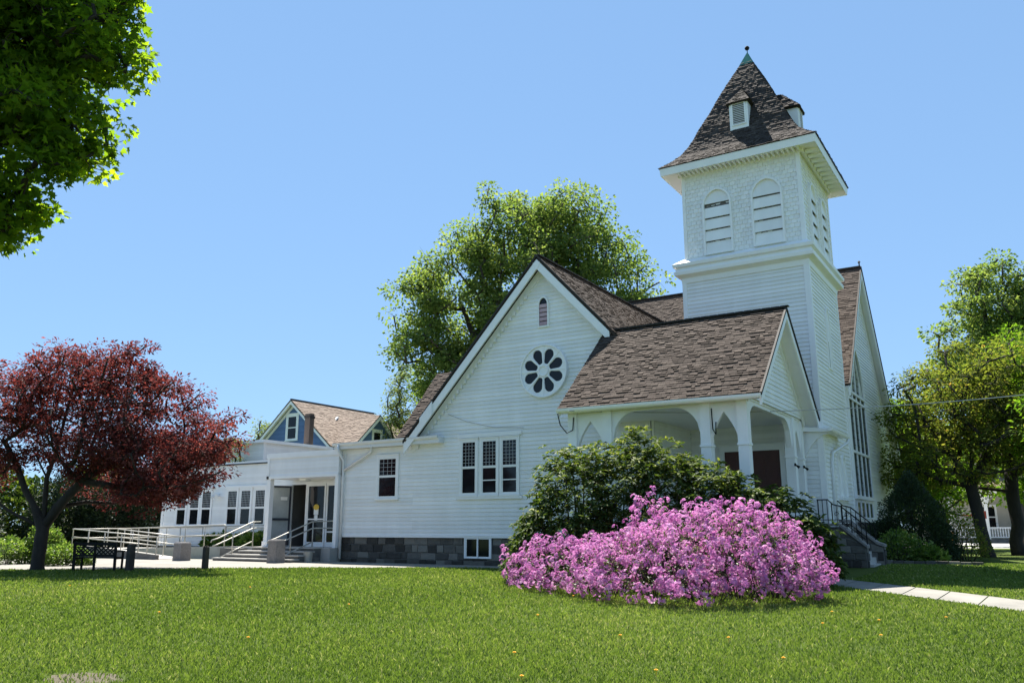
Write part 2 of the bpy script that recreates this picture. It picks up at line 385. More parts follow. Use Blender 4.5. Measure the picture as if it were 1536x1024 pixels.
def convex_parts():   # the forecourt split into convex strips between its front and back edge
    fr = [(-50, 4), (-42, 7.5), (-34, 12.2), (-29.4, 15.2), (-26, 18.0), (-23, 20.7), (-19.5, 23.2), (-16.4, 24.9), (-12.5, 25.5)]
    bk = [(-55, 9), (-48, 13), (-41, 18), (-36.5, 23.2), (-33, 24.8), (-28, 26.0), (-23, 26.2), (-17, 26.2), (-12.5, 26.2)]
    return [[fr[i], fr[i+1], bk[i+1], bk[i]] for i in range(len(fr)-1)], fr, bk
parts, FR, BK = convex_parts()
mb = MB()
for q in parts:
    n = 4
    for i in range(n):
        a0 = [q[0][k]+(q[1][k]-q[0][k])*i/n for k in (0, 1)]; a1 = [q[0][k]+(q[1][k]-q[0][k])*(i+1)/n for k in (0, 1)]
        b0 = [q[3][k]+(q[2][k]-q[3][k])*i/n for k in (0, 1)]; b1 = [q[3][k]+(q[2][k]-q[3][k])*(i+1)/n for k in (0, 1)]
        for j in range(3):
            L = lambda p, r, t: (p[0]+(r[0]-p[0])*t, p[1]+(r[1]-p[1])*t)
            f = [L(a0, b0, j/3), L(a1, b1, j/3), L(a1, b1, (j+1)/3), L(a0, b0, (j+1)/3)]
            mb.hexa([(u, v, gz(u, v)-.06) for u, v in f], [(u, v, gz(u, v)+.02) for u, v in f], .5)
struct(mb, 'forecourt_walk', M['walk'])
WALK2 = [(-6.6, 26.2), (-5.2, 25.3), (-.4, 21.5), (6, 16.4), (5, 13.4), (-.5, 18.0), (-3.8, 21.6), (-5.4, 23.4), (-7.2, 24.6)]
mb = MB(); A = [(-6.6, 26.4), (-5.2, 25.1), (-.4, 20.6), (6, 15.2)]; B = [(-7.4, 24.9), (-5.2, 22.9), (-.5, 18.5), (5, 13.4)]
for i in range(3):
    for k in range(6):
        L = lambda p, r, t: (p[0]+(r[0]-p[0])*t, p[1]+(r[1]-p[1])*t)
        f = [L(B[i], B[i+1], k/6), L(B[i], B[i+1], (k+1)/6-.006), L(A[i], A[i+1], (k+1)/6-.006), L(A[i], A[i+1], k/6)]
        mb.hexa([(u, v, gz(u, v)-.06) for u, v in f], [(u, v, gz(u, v)+.015) for u, v in f], .5)
struct(mb, 'garden_path', M['walk'])
WALK2 = A+B[::-1]
mb = MB(); q = [(-14, 57), (20, 68), (20, 92), (-14, 80)]
mb.hexa([(x, y, .1) for x, y in q], [(x, y, .16) for x, y in q]); struct(mb, 'driveway', M['road'])
mb = MB(); c = (-6.6, 64.5)
ring = [(c[0]+3.0*math.cos(a), c[1]+2.4*math.sin(a)) for a in [2*math.pi*k/20 for k in range(20)]]
mb.hexa([(x, y, .1) for x, y in ring], [(x, y, .21) for x, y in ring]); struct(mb, 'lawn_island', M['lawn'])

# ------------------------------------------------------------ the church
CH = empty('church', (-13, 33, 0), 'white clapboard church with square steeple, rose window gable and low entrance wing', 'church')
YR = 26.49      # plane of the rose gable
F = FS(YR)
# rose gable wall and the flush wing to its left
w = MB()
clap(w, F, [(-21.2, 1.08), (-11, 1.08), (-11, 6.55), (-15.2, 11.05), (-21.2, 4.62)])
clap(w, F, [(-25, 1.08), (-21.2, 1.08), (-21.2, 4.62), (-25, 4.62)])
clap(w, FW(-25), [(26.64, .5), (28.4, .5), (28.4, 4.62), (26.64, 4.62)], back=.0)
clap(w, FE(-10.87), [(26.5, 1.3), (30, 1.3), (30, 6.2), (26.5, 6.2)], back=.1)
w.build('gable_wall', M['white'], CH)
t = MB()
t.mbox(F, -25.02, -24.86, 1.06, 4.6, 0, .045); t.mbox(FW(-25), 26.45, 26.6, .5, 4.6, 0, .045)
t.mbox(F, -25.02, -11, 1.0, 1.1, 0, .05); t.mbox(F, -24.86, -21.3, 4.44, 4.6, 0, .04)
t.build('corner_board', M['trim'], CH)
fo, fm = MB(), MB(); masonry(fo, fm, FS(YR+.06), -25, -11, -.1, 1.02, .29, .28, .75)
fo.build('foundation', M['stone'], CH); fm.build('foundation_mortar', M['mortar'], CH)
# rose gable roof (ridge runs back from the apex)
RX, RZ, HW = -15.2, 11.45, 6.35; sl_ = 1.075
rf = MB(); oh = .42
Ls = math.hypot(1, sl_)
def gable_roof_y(mb, rx, rz, slope, y0, y1, lo_l, lo_r, ex=.12, wid=.21, th=.02):
    """ridge along Y; lo_l / lo_r horizontal run of each slope"""
    for sgn, run in ((-1, lo_l), (1, lo_r)):
        T = run*math.hypot(1, slope); P0 = (rx+sgn*run, y0, rz-run*slope)
        shingles(mb, P0, (0, 1, 0), (-sgn, 0, slope), [(0, 0), (y1-y0, 0), (y1-y0, T), (0, T)], ex, wid, th)
def gable_roof_x(mb, ry, rz, slope, x0, x1, lo_s, lo_n, ex=.12, wid=.21, th=.02):
    for sgn, run in ((-1, lo_s), (1, lo_n)):
        T = run*math.hypot(1, slope); P0 = (x0, ry+sgn*run, rz-run*slope)
        shingles(mb, P0, (1, 0, 0), (0, -sgn, slope), [(0, 0), (x1-x0, 0), (x1-x0, T), (0, T)], ex, wid, th)
gable_roof_y(rf, RX, RZ, sl_, YR-oh, 39.5, 6.2, 5.2)
rf.build('gable_roof', M['shingle'], CH)
def rake(mb, F, ru, rz, slope, run, side, w0, w1, depth, drop=.02):
    """barge board under one slope; F is the wall frame, w0..w1 how far it stands off the wall"""
    a = (ru, rz-drop); b = (ru+side*run, rz-run*slope-drop)
    q = [a, b, (b[0], b[1]-depth), (a[0], a[1]-depth)]
    mb.prism(F, q, w0, w1)
bb = MB()
rake(bb, F, RX, RZ-.09, sl_, 6.22, -1, oh-.06, oh, .42); rake(bb, F, RX, RZ-.09, sl_, 2.95, 1, oh-.06, oh, .42)
rake(bb, F, RX, RZ-.13, sl_, 6.1, -1, .0, oh-.06, .06); rake(bb, F, RX, RZ-.13, sl_, 2.95, 1, .0, oh-.06, .06)      # soffit boards
rake(bb, F, RX, RZ-.32, sl_, 5.95, -1, .0, .05, .36); rake(bb, F, RX, RZ-.32, sl_, 3.5, 1, .0, .05, .36)         # frieze
for k in range(30):                                                                               # small blocks along the left rake
    d = .7+k*.175; z = RZ-.7-d*sl_; x = RX-d
    bb.mbox(F, x-.05, x+.05, z-.09, z+.05, .05, .11)
bb.prism(F, [(RX-.16, RZ-.28), (RX+.16, RZ-.28), (RX+.04, RZ-.55), (RX-.04, RZ-.55)], oh-.055, oh+.015)
bb.prism(F, [(-20.6, 5.62), (-20.0, 6.25), (-20.0, 5.72), (-20.6, 5.05)], oh+.001, oh+.05)
bb.build('barge_board', M['trim'], CH)
dk = MB(); 
for side, run in ((-1, 6.25), (1, 2.8)):
    rake(dk, F, RX, RZ+.045, sl_, run, side, oh-.03, oh+.03, .10, 0)
dk.bar((RX, YR-oh, RZ+.03), (RX, 39.4, RZ+.03), .22, .05); dk.build('ridge_cap', M['dark_trim'], CH)
# eave box and gutter of the low wing
ev = MB(); ev.box(-25.25, -19.9, YR-.34, YR+.1, 4.62, 4.82); ev.box(-19.9, -19.7, YR-.34, YR, 4.62, 4.86)
gutterline(ev, (-25.3, YR-.36, 4.86), (-19.75, YR-.36, 4.9)); ev.build('wing_gutter', M['gutter'], CH)
fr = MB(); fr.box(-25.2, -20.6, YR-.25, 34, 4.83, 4.88); fr.build('flat_roof', M['asphalt'], CH)
# rose window
rc = (-15.13, 7.05); PR = lambda r, a: (rc[0]+r*math.cos(a), rc[1]+r*math.sin(a))
rw = MB()
def petal_hw(r):
    r0, r1 = .27, .86
    if r <= r0 or r >= r1: return 0
    base = .075+(.20-.075)*min(1, (r-r0)/.40)
    k = 1
    if r < r0+.06: k = math.sqrt(max(0, 1-((r0+.06-r)/.06)**2))
    if r > r1-.2: k = math.sqrt(max(0, 1-((r-r1+.2)/.2)**2))
    return base*k
rr = [0, .12, .2, .27]+[.27+.59*i/22 for i in range(1, 22)]+[.86, .93, 1.0]
FRT = .085
for s in range(8):
    a = math.pi/8+s*math.pi/4
    for sg in (-1, 1):
        for r0, r1 in zip(rr, rr[1:]):
            h0 = math.asin(min(1, petal_hw(r0)/max(r0, .01))); h1 = math.asin(min(1, petal_hw(r1)/max(r1, .01))); e = math.pi/8
            q = [PR(r0, a+sg*h0), PR(r1, a+sg*h1), PR(r1, a+sg*e), PR(r0, a+sg*e)]
            rw.face([F(u, v, FRT) for u, v in q], .5)
            if .27 <= r0 < .86: rw.face([F(*q[0], FRT), F(*q[1], FRT), F(*q[1], .03), F(*q[0], .03)], .5)
for i in range(48):
    a, b = 2*math.pi*i/48, 2*math.pi*(i+1)/48
    rw.hexa([F(*PR(.93, a), .0), F(*PR(1.03, a), 0), F(*PR(1.03, b), 0), F(*PR(.93, b), 0)], [F(*PR(.95, a), .13), F(*PR(1.0, a), .13), F(*PR(1.0, b), .13), F(*PR(.95, b), .13)], .5)
    rw.hexa([F(*PR(.15, a), .08), F(*PR(.23, a), .08), F(*PR(.23, b), .08), F(*PR(.15, b), .08)], [F(*PR(.17, a), .12), F(*PR(.21, a), .12), F(*PR(.21, b), .12), F(*PR(.17, b), .12)], .5)
for s in range(8):
    a = s*math.pi/4; rw.bar(F(*PR(.23, a), .087), F(*PR(.95, a), .087), .045, .03, up=(0, 1, 0))
ro = rw.build('rose_window', M['trim'], CH)
for s in range(8):
    a = math.pi/8+s*math.pi/4; g = MB(); rs = [.27+.59*i/22 for i in range(23)]
    out = [PR(r, a-math.asin(petal_hw(r)/r)*1.02) for r in rs]+[PR(r, a+math.asin(petal_hw(r)/r)*1.02) for r in reversed(rs)]
    g.face([F(u, v, .045) for u, v in out]); g.build('petal_pane', M['glass'], ro)
# small lancet vent
lv = lancet(-15.31, -14.95, 8.78, 9.55, 9.86); m = MB(); rim(m, F, lv, .06, 0, .075); lo = m.build('lancet_vent', M['trim'], CH)
g = MB(); g.face([F(u, v, .03) for u, v in lv]); g.build('vent_opening', M['glass'], lo)
g = MB()
for k in range(5):
    z = 8.8+k*.17; g.hexa([F(-15.3, z, .035), F(-14.96, z, .035), F(-14.96, z+.03, .032), F(-15.3, z+.03, .032)], [F(-15.3, z, .07), F(-14.96, z, .07), F(-14.96, z+.14, .045), F(-15.3, z+.14, .045)])
g.build('slat', M['pinkslat'], lo)
# windows of the rose gable
for u0, u1 in ((-18.82, -18.15), (-17.88, -17.2), (-16.98, -16.3)):
    window(CH, F, u0, u1, 2.62, 4.62, 4, 7, .09, .5, 2 if u0 > -18.5 else None)
t = MB(); t.mbox(F, -19.02, -16.1, 4.76, 4.9, 0, .07); t.build('window_head', M['trim'], CH)
t = MB(); t.mbox(F, -19.04, -16.08, 2.42, 2.52, 0, .09); t.build('window_sill', M['trim'], CH)
window(CH, F, -23.0, -22.05, 2.58, 4.16, 4, 4, .11, .53)
window(CH, FS(YR+.02), -18.6, -17.5, .28, 1.0, 0, 0, .06, .999, name='basement_window', sill=False)
m = MB(); m.mbox(FS(YR+.02), -18.08, -18.02, .28, 1.0, .03, .07); m.build('window_mullion', M['trim'], CH)
# west roof behind the gutter
wr = MB(); gable_roof_x(wr, 30.75, 8.4, 1.15, -23.35, -15.5, 3.2, 3.4); wr.build('wing_roof', M['shingle'], CH)
w = MB(); clap(w, FW(-23.05), [(27.6, 4.6), (34, 4.6), (30.75, 8.25)]); w.build('wing_wall', M['white'], CH)
# nave
NY, NZ, NS = 40.4, 13.3, 1.145
nv = MB(); gable_roof_x(nv, NY, NZ, NS, -22, -10.85, 7.3, 7.3); T = 7.3*math.hypot(1, NS)
shingles(nv, (-10.85, NY+7.3, NZ-7.3*NS), (1, 0, 0), (0, -1, NS), [(0, 0), (4.9, 0), (4.9, T), (0, T)]); T = 5.53*math.hypot(1, NS)
shingles(nv, (-10.85, NY-5.53, NZ-5.53*NS), (1, 0, 0), (0, 1, NS), [(0, 0), (4.9, 0), (4.9, T), (0, T)])
nv.build('nave_roof', M['shingle'], CH)
FEN = FE(-6.3)
w = MB(); clap(w, FEN, [(33.6, 1.6), (47.0, 1.6), (47.0, 5.3), (NY, NZ-.25), (33.6, 5.3)]); clap(w, FS(33.6), [(-22, 1.0), (-6.3, 1.0), (-6.3, 5.4), (-22, 5.4)])
clap(w, FW(-21.9), [(33.6, 1.0), (47, 1.0), (47, 5.3), (NY, NZ-.25), (33.6, 5.3)], ex=.3); clap(w, FN(47), [(-22, 1), (-6.3, 1), (-6.3, 5.3), (-22, 5.3)], ex=.3)
w.build('nave_wall', M['white'], CH)
fo, fm = MB(), MB(); masonry(fo, fm, FE(-6.33), 33.6, 47, -.2, 1.6, .36, .4, .9); fo.build('nave_foundation', M['stone'], CH); fm.build('nave_mortar', M['mortar'], CH)
bb = MB()
for side in (-1, 1):
    ru_ = 7.35 if side > 0 else 5.55; rake(bb, FEN, NY, NZ-.09, NS, ru_, side, .30, .36, .36); rake(bb, FEN, NY, NZ-.14, NS, ru_-.1, side, 0, .30, .06); rake(bb, FEN, NY, NZ-.3, NS, ru_-.5, side, 0, .05, .4)
bb.prism(FEN, [(47.0, 4.75), (47.75, 4.75), (47.75, 5.0), (47.0, 5.5)], -.1, .355)
bb.build('nave_barge_board', M['trim'], CH)
dk = MB()
for side in (-1, 1): rake(dk, FEN, NY, NZ+.045, NS, 7.4 if side > 0 else 5.55, side, .33, .39, .10, 0)
dk.bar((-22, NY, NZ+.03), (-5.95, NY, NZ+.03), .22, .05); dk.lathe((-6.0, NY, NZ), [(.03, 0), (.03, .2), (.07, .26), (0, .34)], 8); dk.build('nave_ridge_cap', M['dark_trim'], CH)
# tall east window
ew = lancet(36.0, 39.7, 2.65, 6.9, 9.2, 12); m = MB(); rim(m, FEN, ew, .14, 0, .09); m.mbox(FEN, 35.8, 39.9, 2.5, 2.64, 0, .14); eo = m.build('east_window', M['trim'], CH)
g = MB(); g.face([FEN(u, v, .035) for u, v in ew]); g.build('pane', M['paleglass'], eo)
g = MB()
for u in (36.92, 37.85, 38.78): g.mbox(FEN, u-.05, u+.05, 2.65, 7.6+(.7 if u == 37.85 else 0), .036, .08)
for v in (4.4, 6.6, 6.9): g.mbox(FEN, 36.0, 39.7, v-.05, v+.05, .036, .10)
ld = MB()
for u in np.arange(36.2, 39.7, .23): ld.mbox(FEN, u-.008, u+.008, 2.65, 6.9, .036, .046)
for v in np.arange(2.9, 8.2, .3): ld.mbox(FEN, 36.0+max(0, v-6.9)*.5, 39.7-max(0, v-6.9)*.5, v-.008, v+.008, .036, .048)
ld.build('leading', M['iron'], eo)
g.build('tracery', M['trim'], eo); g = MB(); g.bar(FEN(37.85, 9.1, .06), FEN(36.5, 6.9, .06), .07); g.build('tracery', M['trim'], eo); g = MB(); g.bar(FEN(37.85, 9.1, .06), FEN(39.2, 6.9, .06), .07); g.build('tracery', M['trim'], eo)
for k in range(4):
    u = 36.05+k*.93; window(CH, FEN, u, u+.75, 1.75, 2.42, 0, 0, .05, .999, name='basement_window', sill=False)
# tower
TX0, TX1, TY0, TY1 = -10.85, -6.17, 30.0, 34.85
w = MB(); fr_ = [FS(TY0), FE(TX1), FN(TY1), FW(TX0)]
clap(w, fr_[0], [(TX0, 1.2), (TX1, 1.2), (TX1, 11), (TX0, 11)]); clap(w, fr_[1], [(TY0, 1.2), (TY1, 1.2), (TY1, 11), (TY0, 11)])
clap(w, fr_[2], [(TX0, 5), (TX1, 5), (TX1, 11), (TX0, 11)], back=.1); clap(w, fr_[3], [(TY0, 5), (TY1, 5), (TY1, 11), (TY0, 11)], back=.1)
tw = w.build('tower', M['white'], CH)
t = MB()
t.mbox(fr_[0], TX0-.045, TX0+.13, 4.8, 10.9, 0, .047); t.mbox(fr_[0], TX1-.15, TX1+.045, 1.2, 10.9, 0, .047); t.mbox(fr_[1], TY0+.001, TY0+.15, 1.2, 10.9, 0, .045); t.mbox(fr_[1], TY1-.15, TY1, 1.2, 10.9, 0, .045)
t.build('tower_corner_board', M['trim'], CH)
fo, fm = MB(), MB(); masonry(fo, fm, FE(TX1+.03), TY0, TY1, -.2, 1.2, .33, .35, .8); fo.build('tower_foundation', M['stone'], CH); fm.build('tower_mortar', M['mortar'], CH)
# cornice between shaft and belfry
def sqring(mb, cx, cy, hx, hy, z, hx2, hy2, z2):
    a = [(cx-hx, cy-hy, z), (cx+hx, cy-hy, z), (cx+hx, cy+hy, z), (cx-hx, cy+hy, z)]; b = [(cx-hx2, cy-hy2, z2), (cx+hx2, cy-hy2, z2), (cx+hx2, cy+hy2, z2), (cx-hx2, cy+hy2, z2)]
    r = random.random()
    for i in range(4): mb.face([a[i], a[(i+1)%4], b[(i+1)%4], b[i]], r)
cx, cy = (TX0+TX1)/2, (TY0+TY1)/2; hx, hy = (TX1-TX0)/2, (TY1-TY0)/2
m = MB(); prof = [(.0, 10.62), (.05, 10.62), (.07, 10.82), (.12, 10.86), (.27, 10.93), (.29, 11.06), (.25, 11.07), (.20, 11.22), (.31, 11.25), (.33, 11.37), (.27, 11.40), (-.05, 11.62)]
for (o0, z0), (o1, z1) in zip(prof, prof[1:]): sqring(m, cx, cy, hx+o0, hy+o0, z0, hx+o1, hy+o1, z1)
m.build('tower_cornice', M['trim'], CH)
# belfry: scalloped wooden shingles
BX0, BX1, BY0, BY1 = -10.72, -6.2, 30.03, 34.82; BZ0, BZ1 = 11.45, 15.2
sh = MB(); sh.box(BX0, BX1, BY0, BY1, 11.0, 15.25)
def scallop(mb, F, u0, u1, v0, v1, sw=.2, ex=.165):
    k = 0; v = v0
    while v < v1:
        u = u0-(sw/2 if k % 2 else 0); 
        while u < u1:
            a, b = max(u+.004, u0), min(u+sw-.004, u1); o = .032*random.uniform(.85, 1.15); r = random.random()
            if b-a > .03:
                h = ex*1.02; dz = random.uniform(-.008, .008)
                q = [(a, v+.03+dz), (a+(b-a)*.18, v+dz), (b-(b-a)*.18, v+dz), (b, v+.03+dz), (b, v+h+.04), (a, v+h+.04)]
                mb.hexa([F(x, y, 0) for x, y in q], [F(x, y, o*(1-.8*(y-v)/(h+.04))+.003) for x, y in q], r)
            u += sw
        v += ex; k += 1
scallop(sh, FS(BY0), BX0, BX1, BZ0, BZ1); scallop(sh, FE(BX1), BY0, BY1, BZ0, BZ1); 
sh.build('belfry', M['white'], CH)
t = MB()
FB = [FS(BY0), FE(BX1)]
for k, a, b in ((0, BX0-.03, BX0+.1), (0, BX1-.1, BX1+.05), (1, BY0, BY0+.1), (1, BY1-.1, BY1)):
    t = MB(); t.mbox(FB[k], a, b, 11.45, 15.1, 0, .05+.002*(a > -7 and k == 0)); t.build('belfry_corner_board', M['trim'], CH)
for F_, u0, u1, br in ((FB[0], -9.86, -8.86, 1), (FB[0], -7.96, -6.93, 0), (FB[1], 31.0, 31.95, 0), (FB[1], 32.85, 33.8, 0)):
    op = lancet(u0, u1, 11.68, 13.6, 14.2, 8); m = MB(); rim(m, F_, op, .07, 0, .14); lo = m.build('louvre', M['trim'], CH)
    g = MB(); g.face([F_(u, v, .032) for u, v in op]); g.build('louvre_opening', M['interior'], lo)
    for k in range(5):
        v = 11.68+k*.47; top = min(v+.43, 14.15) if k < 4 else 14.19
        q = [(x, y) for x, y in clip(clip(op, 1, v, True), 1, top, False)]
        if len(q) < 3: continue
        f = lambda y: .115-.065*min(1, (y-v)/.43)
        g = MB()
        if br and k == 4: q = clip(q, 1, 13.67, True)
        if len(q) >= 3:
            g.hexa([F_(x, y, f(y)-.02) for x, y in q], [F_(x, y, f(y)) for x, y in q]); g.build('slat', M['white'], lo)
# eaves, soffit and bell-cast spire roof
ex_, ey_, ez = -8.43, 32.4, 15.2
m = MB()
def ring4(r, z): return [(ex_-r, ey_-r, z), (ex_+r, ey_-r, z), (ex_+r, ey_+r, z), (ex_-r, ey_+r, z)]
for (r0, z0), (r1, z1) in [((2.2, 15.12), (2.42, 14.98)), ((2.42, 14.98), (2.46, 15.12)), ((2.46, 15.12), (2.94, 15.06)), ((2.94, 15.06), (2.97, 15.02)), ((2.97, 15.02), (3.0, 15.32)), ((3.0, 15.32), (2.8, 15.36))]:
    a, b = ring4(r0, z0), ring4(r1, z1)
    for i in range(4): m.face([a[i], a[(i+1)%4], b[(i+1)%4], b[i]], .6)
m.build('spire_eave', M['trim'], CH)
for k in range(26):
    u = -2.28+k*.183; m = MB()
    m.box(ex_+u-.035, ex_+u+.035, ey_-2.9, ey_-2.44, 15.0, 15.09); m.build('eave_bracket', M['trim'], CH)
for k in range(10):
    u = -2.2+k*.49; m = MB()
    m.box(ex_+2.46, ex_+2.92, ey_+u-.1, ey_+u+.1, 15.0, 15.085); m.build('eave_board', M['trim'], CH)
prof = [(3.04, 15.34), (2.66, 15.66), (2.32, 16.02), (2.1, 16.38), (1.92, 16.75), (1.72, 17.25), (1.36, 18.02), (1.06, 18.75), (.76, 19.42), (.46, 20.05), (.22, 20.55)]
sp = MB()
for (r0, z0), (r1, z1) in zip(prof, prof[1:]):
    for i, (d, t_) in enumerate([((0,-1), (1,0)), ((1,0), (0,1)), ((0,1), (-1,0)), ((-1,0), (0,-1))]):
        T = math.hypot(r0-r1, z1-z0)
        shingles(sp, (ex_+d[0]*r0-t_[0]*r0, ey_+d[1]*r0-t_[1]*r0, z0), (t_[0], t_[1], 0), (-d[0]*(r0-r1), -d[1]*(r0-r1), z1-z0), [(0, 0), (2*r0, 0), (r0+r1, T), (r0-r1, T)], .12, .16, .018, base=False)
    a, b = ring4(r0-.01, z0-.01), ring4(r1-.01, z1-.01)
    for i in range(4): sp.face([a[i], a[(i+1)%4], b[(i+1)%4], b[i]], .2)
so_ = sp.build('spire_roof', M['shingle_tower'], CH)
m = MB(); m.lathe((ex_, ey_, 20.42), [(.36, 0), (.24, .22), (.1, .55), (.03, .72)], 4)
m = MB()
a, b = ring4(.30, 20.42), ring4(.02, 21.08)
for i in range(4): m.face([a[i], a[(i+1)%4], b[(i+1)%4], b[i]])
m.build('spire_cap', M['copper'], CH)
m = MB(); m.tube([(ex_, ey_, 21.0), (ex_, ey_, 21.25)], .02, 6); m.lathe((ex_, ey_, 21.2), [(0, 0), (.07, .03), (.105, .1), (.07, .17), (0, .2)], 12); m.build('finial', M['iron'], CH, True)
def dormer(face_at, rot):
    """built facing -Y about the spire axis, then turned"""
    c, s = math.cos(rot), math.sin(rot); G = lambda x, y, z: (ex_+x*c-y*s, ey_+x*s+y*c, z)
    w_ = .37; y0 = -1.93; b, t_ = 16.68, 17.92
    m = MB(); m.hexa([G(-w_, y0, b), G(w_, y0, b), G(w_, -.9, b), G(-w_, -.9, b)], [G(-w_, y0, t_), G(w_, y0, t_), G(w_, -.9, t_), G(-w_, -.9, t_)])
    d = m.build('dormer', M['trim'], CH)
    m = MB(); f = lambda u, v, w: G(u, y0-w, v)
    for k in range(11):
        z = b+.32+k*.075; m.hexa([f(-.22, z, .002), f(.22, z, .002), f(.22, z+.02, .002), f(-.22, z+.02, .002)], [f(-.22, z-.02, .035), f(.22, z-.02, .035), f(.22, z, .035), f(-.22, z, .035)])
    m.build('dormer_slat', M['white'], d)
    m = MB(); q = [(-.23, b+.28), (.23, b+.28), (.23, b+1.14), (-.23, b+1.14)]; m.face([f(u, v, .003) for u, v in q]); m.build('dormer_vent', M['interior'], d)
    m = MB(); rim(m, f, q, .05, 0, .04); m.build('dormer_frame', M['trim'], d)
    m = MB(); o = .1; e = t_-.02; pk = G(0, -1.25, 18.78); E = [G(-w_-o, y0-o, e), G(w_+o, y0-o, e), G(w_+o, -.8, e+.02), G(-w_-o, -.8, e+.02)]
    bk = G(0, -.5, 18.78)
    E2 = [(p[0], p[1], p[2]-.06) for p in E]
    P = [Vector(p) for p in E]
    def tri(p0, p1, apex, apex2=None):
        su = (Vector(p1)-Vector(p0)); L_ = su.length; su.normalize(); mid = Vector(apex)-Vector(p0); sp0 = mid.dot(su); up = mid-su*sp0; T = up.length
        poly = [(0, 0), (L_, 0), (sp0, T)] if apex2 is None else [(0, 0), (L_, 0), ((Vector(apex2)-Vector(p0)).dot(su), T), (sp0, T)]
        if apex2 is not None: poly = [(0, 0), (L_, 0), ((Vector(apex2)-Vector(p0)).dot(su), T), (sp0, T)]
        shingles(m, p0, su, up, poly, .12, .2, .025)
    tri(E[0], E[1], pk); tri(E[1], E[2], bk, None) if False else None
    tri(E[1], E[2], pk, bk) if False else m.face([E[1], E[2], bk, pk], .5); m.face([E[3], E[0], pk, bk], .5)
    # side slopes with courses
    for a, b_, in ((E[1], E[2]), (E[3], E[0])):
        ap, aq = (pk, bk) if a == E[1] else (bk, pk)
        su = (Vector(b_)-Vector(a)); L_ = su.length; su.normalize(); v1 = Vector(ap)-Vector(a); v2 = Vector(aq)-Vector(a)
        up = v1-su*v1.dot(su); T = up.length
        shingles(m, a, su, up, [(0, 0), (L_, 0), (v2.dot(su), T), (v1.dot(su), T)], .12, .2, .025)
    m.face(E2[::-1], .1)
    m.build('dormer_roof', M['shingle_tower'], d)
dormer(None, 0); dormer(None, math.pi/2)
# narrow slit and blind lancets on the tower's east side
FT = fr_[1]
m = MB(); q = lancet(32.2, 32.75, 7.2, 8.9, 9.5); rim(m, FT, q, .06, 0, .06); o = m.build('slit_window', M['trim'], CH)
g = MB(); g.face([FT(u, v, .03) for u, v in q]); g.build('slit_board', M['white'], o)
g = MB(); g.mbox(FT, 32.22, 32.3, 7.2, 8.2, .031, .05); g.build('slit_glass', M['glass'], o)
for u in (32.1, 33.0):
    q = lancet(u, u+.5, 2.5, 3.5, 3.95); m = MB(); rim(m, FT, q, .08, 0, .07); m.mbox(FT, u-.12, u+.62, 2.34, 2.44, 0, .14); o = m.build('blind_lancet', M['trim'], CH)
    g = MB(); g.face([FT(a, b, .03) for a, b in q]); g.build('blind_panel', M['white'], o)
q = lancet(-8.5, -8.1, 7.2, 8.2, 8.75); m = MB(); rim(m, fr_[0], q, .07, 0, .06); m.prism(fr_[0], q, 0, .03); m.build('blind_lancet', M['trim'], CH)
# ---- porch
PX0, PX1, PYR, PZR, PS = -12.6, -6.2, 26.4, 8.2, .9
pr = MB()
for sgn, run in ((-1, 3.55), (1, 3.5)):
    T = run*math.hypot(1, PS); shingles(pr, (PX0, PYR+sgn*run, PZR-run*PS), (1, 0, 0), (0, -sgn, PS), [(0, 0), (PX1-PX0, 0), (PX1-PX0, T), (0, T)], .12, .22, .024)
pr.build('porch_roof', M['shingle'], CH)
m = MB(); m.bar((PX0, PYR, PZR+.03), (PX1, PYR, PZR+.03), .2, .05)
FPE = FE(-6.7)
for sgn, run in ((-1, 3.6), (1, 3.8)): rake(m, FPE, PYR, PZR+.05, PS, run, sgn, .47, .53, .09, 0)
for k in range(22):
    x = PX0+.15+k*.29; m.box(x, x+.25, PYR-.1, PYR+.1, PZR+.045, PZR+.065)
m.build('porch_ridge_cap', M['dark_trim'], CH)
m = MB()
for sgn, run in ((-1, 3.55), (1, 3.75)):
    rake(m, FPE, PYR, PZR-.07, PS, run, sgn, .44, .5, .26); rake(m, FPE, PYR, PZR-.12, PS, run-.05, sgn, .0, .44, .05); rake(m, FPE, PYR, PZR-.17, PS, run-.3, sgn, 0, .05, .26)
m.box(PX0, PX1-.01, 22.86, 22.92, 4.86, 4.98); m.box(PX0, PX1-.06, 22.92, 23.12, 4.87, 4.91)
for sgn, run in ((-1, 3.5),):
    FWp = FW(PX0+.06); rake(m, FWp, PYR, PZR-.07, PS, 3.55, -1, 0, .06, .2)
gutterline(m, (PX0, 22.82, 5.0), (PX1, 22.82, 4.97)); m.build('porch_barge_board', M['trim'], CH)
w = MB(); clap(w, FPE, [(23.15, 5.0), (29.85, 5.0), (29.85, 5.1), (PYR, PZR-.25), (23.15, 5.2)]); w.build('porch_gable_wall', M['white'], CH)
# beam with arches; columns come in pairs
FPS = FS(23.15)
def arch_panel(mb, F, u0, u1, vtop, fn, w0, w1, n=28):
    us = [u0+(u1-u0)*i/n for i in range(n+1)]
    for a, b in zip(us, us[1:]):
        mb.hexa([F(a, fn(a), w0), F(b, fn(b), w0), F(b, vtop, w0), F(a, vtop, w0)], [F(a, fn(a), w1), F(b, fn(b), w1), F(b, vtop, w1), F(a, vtop, w1)], .5)
def wide(u0, u1, vs, va, r):
    def f(u):
        d = min(u-u0, u1-u)
        return va if d >= r else vs+(va-vs)*math.sqrt(max(0, 1-(1-d/r)**2))
    return f
def pointed(u0, u1, vs, va):
    um = (u0+u1)/2; h = (u1-u0)/2
    return lambda u: vs+(va-vs)*max(0, 1-abs(u-um)/h)**.62
m = MB(); CW = .30
SX = [-12.25, -11.05, -7.95, -6.87]; EY = [23.32, 28.45, 29.6]; h = CW/2
BT = 4.9
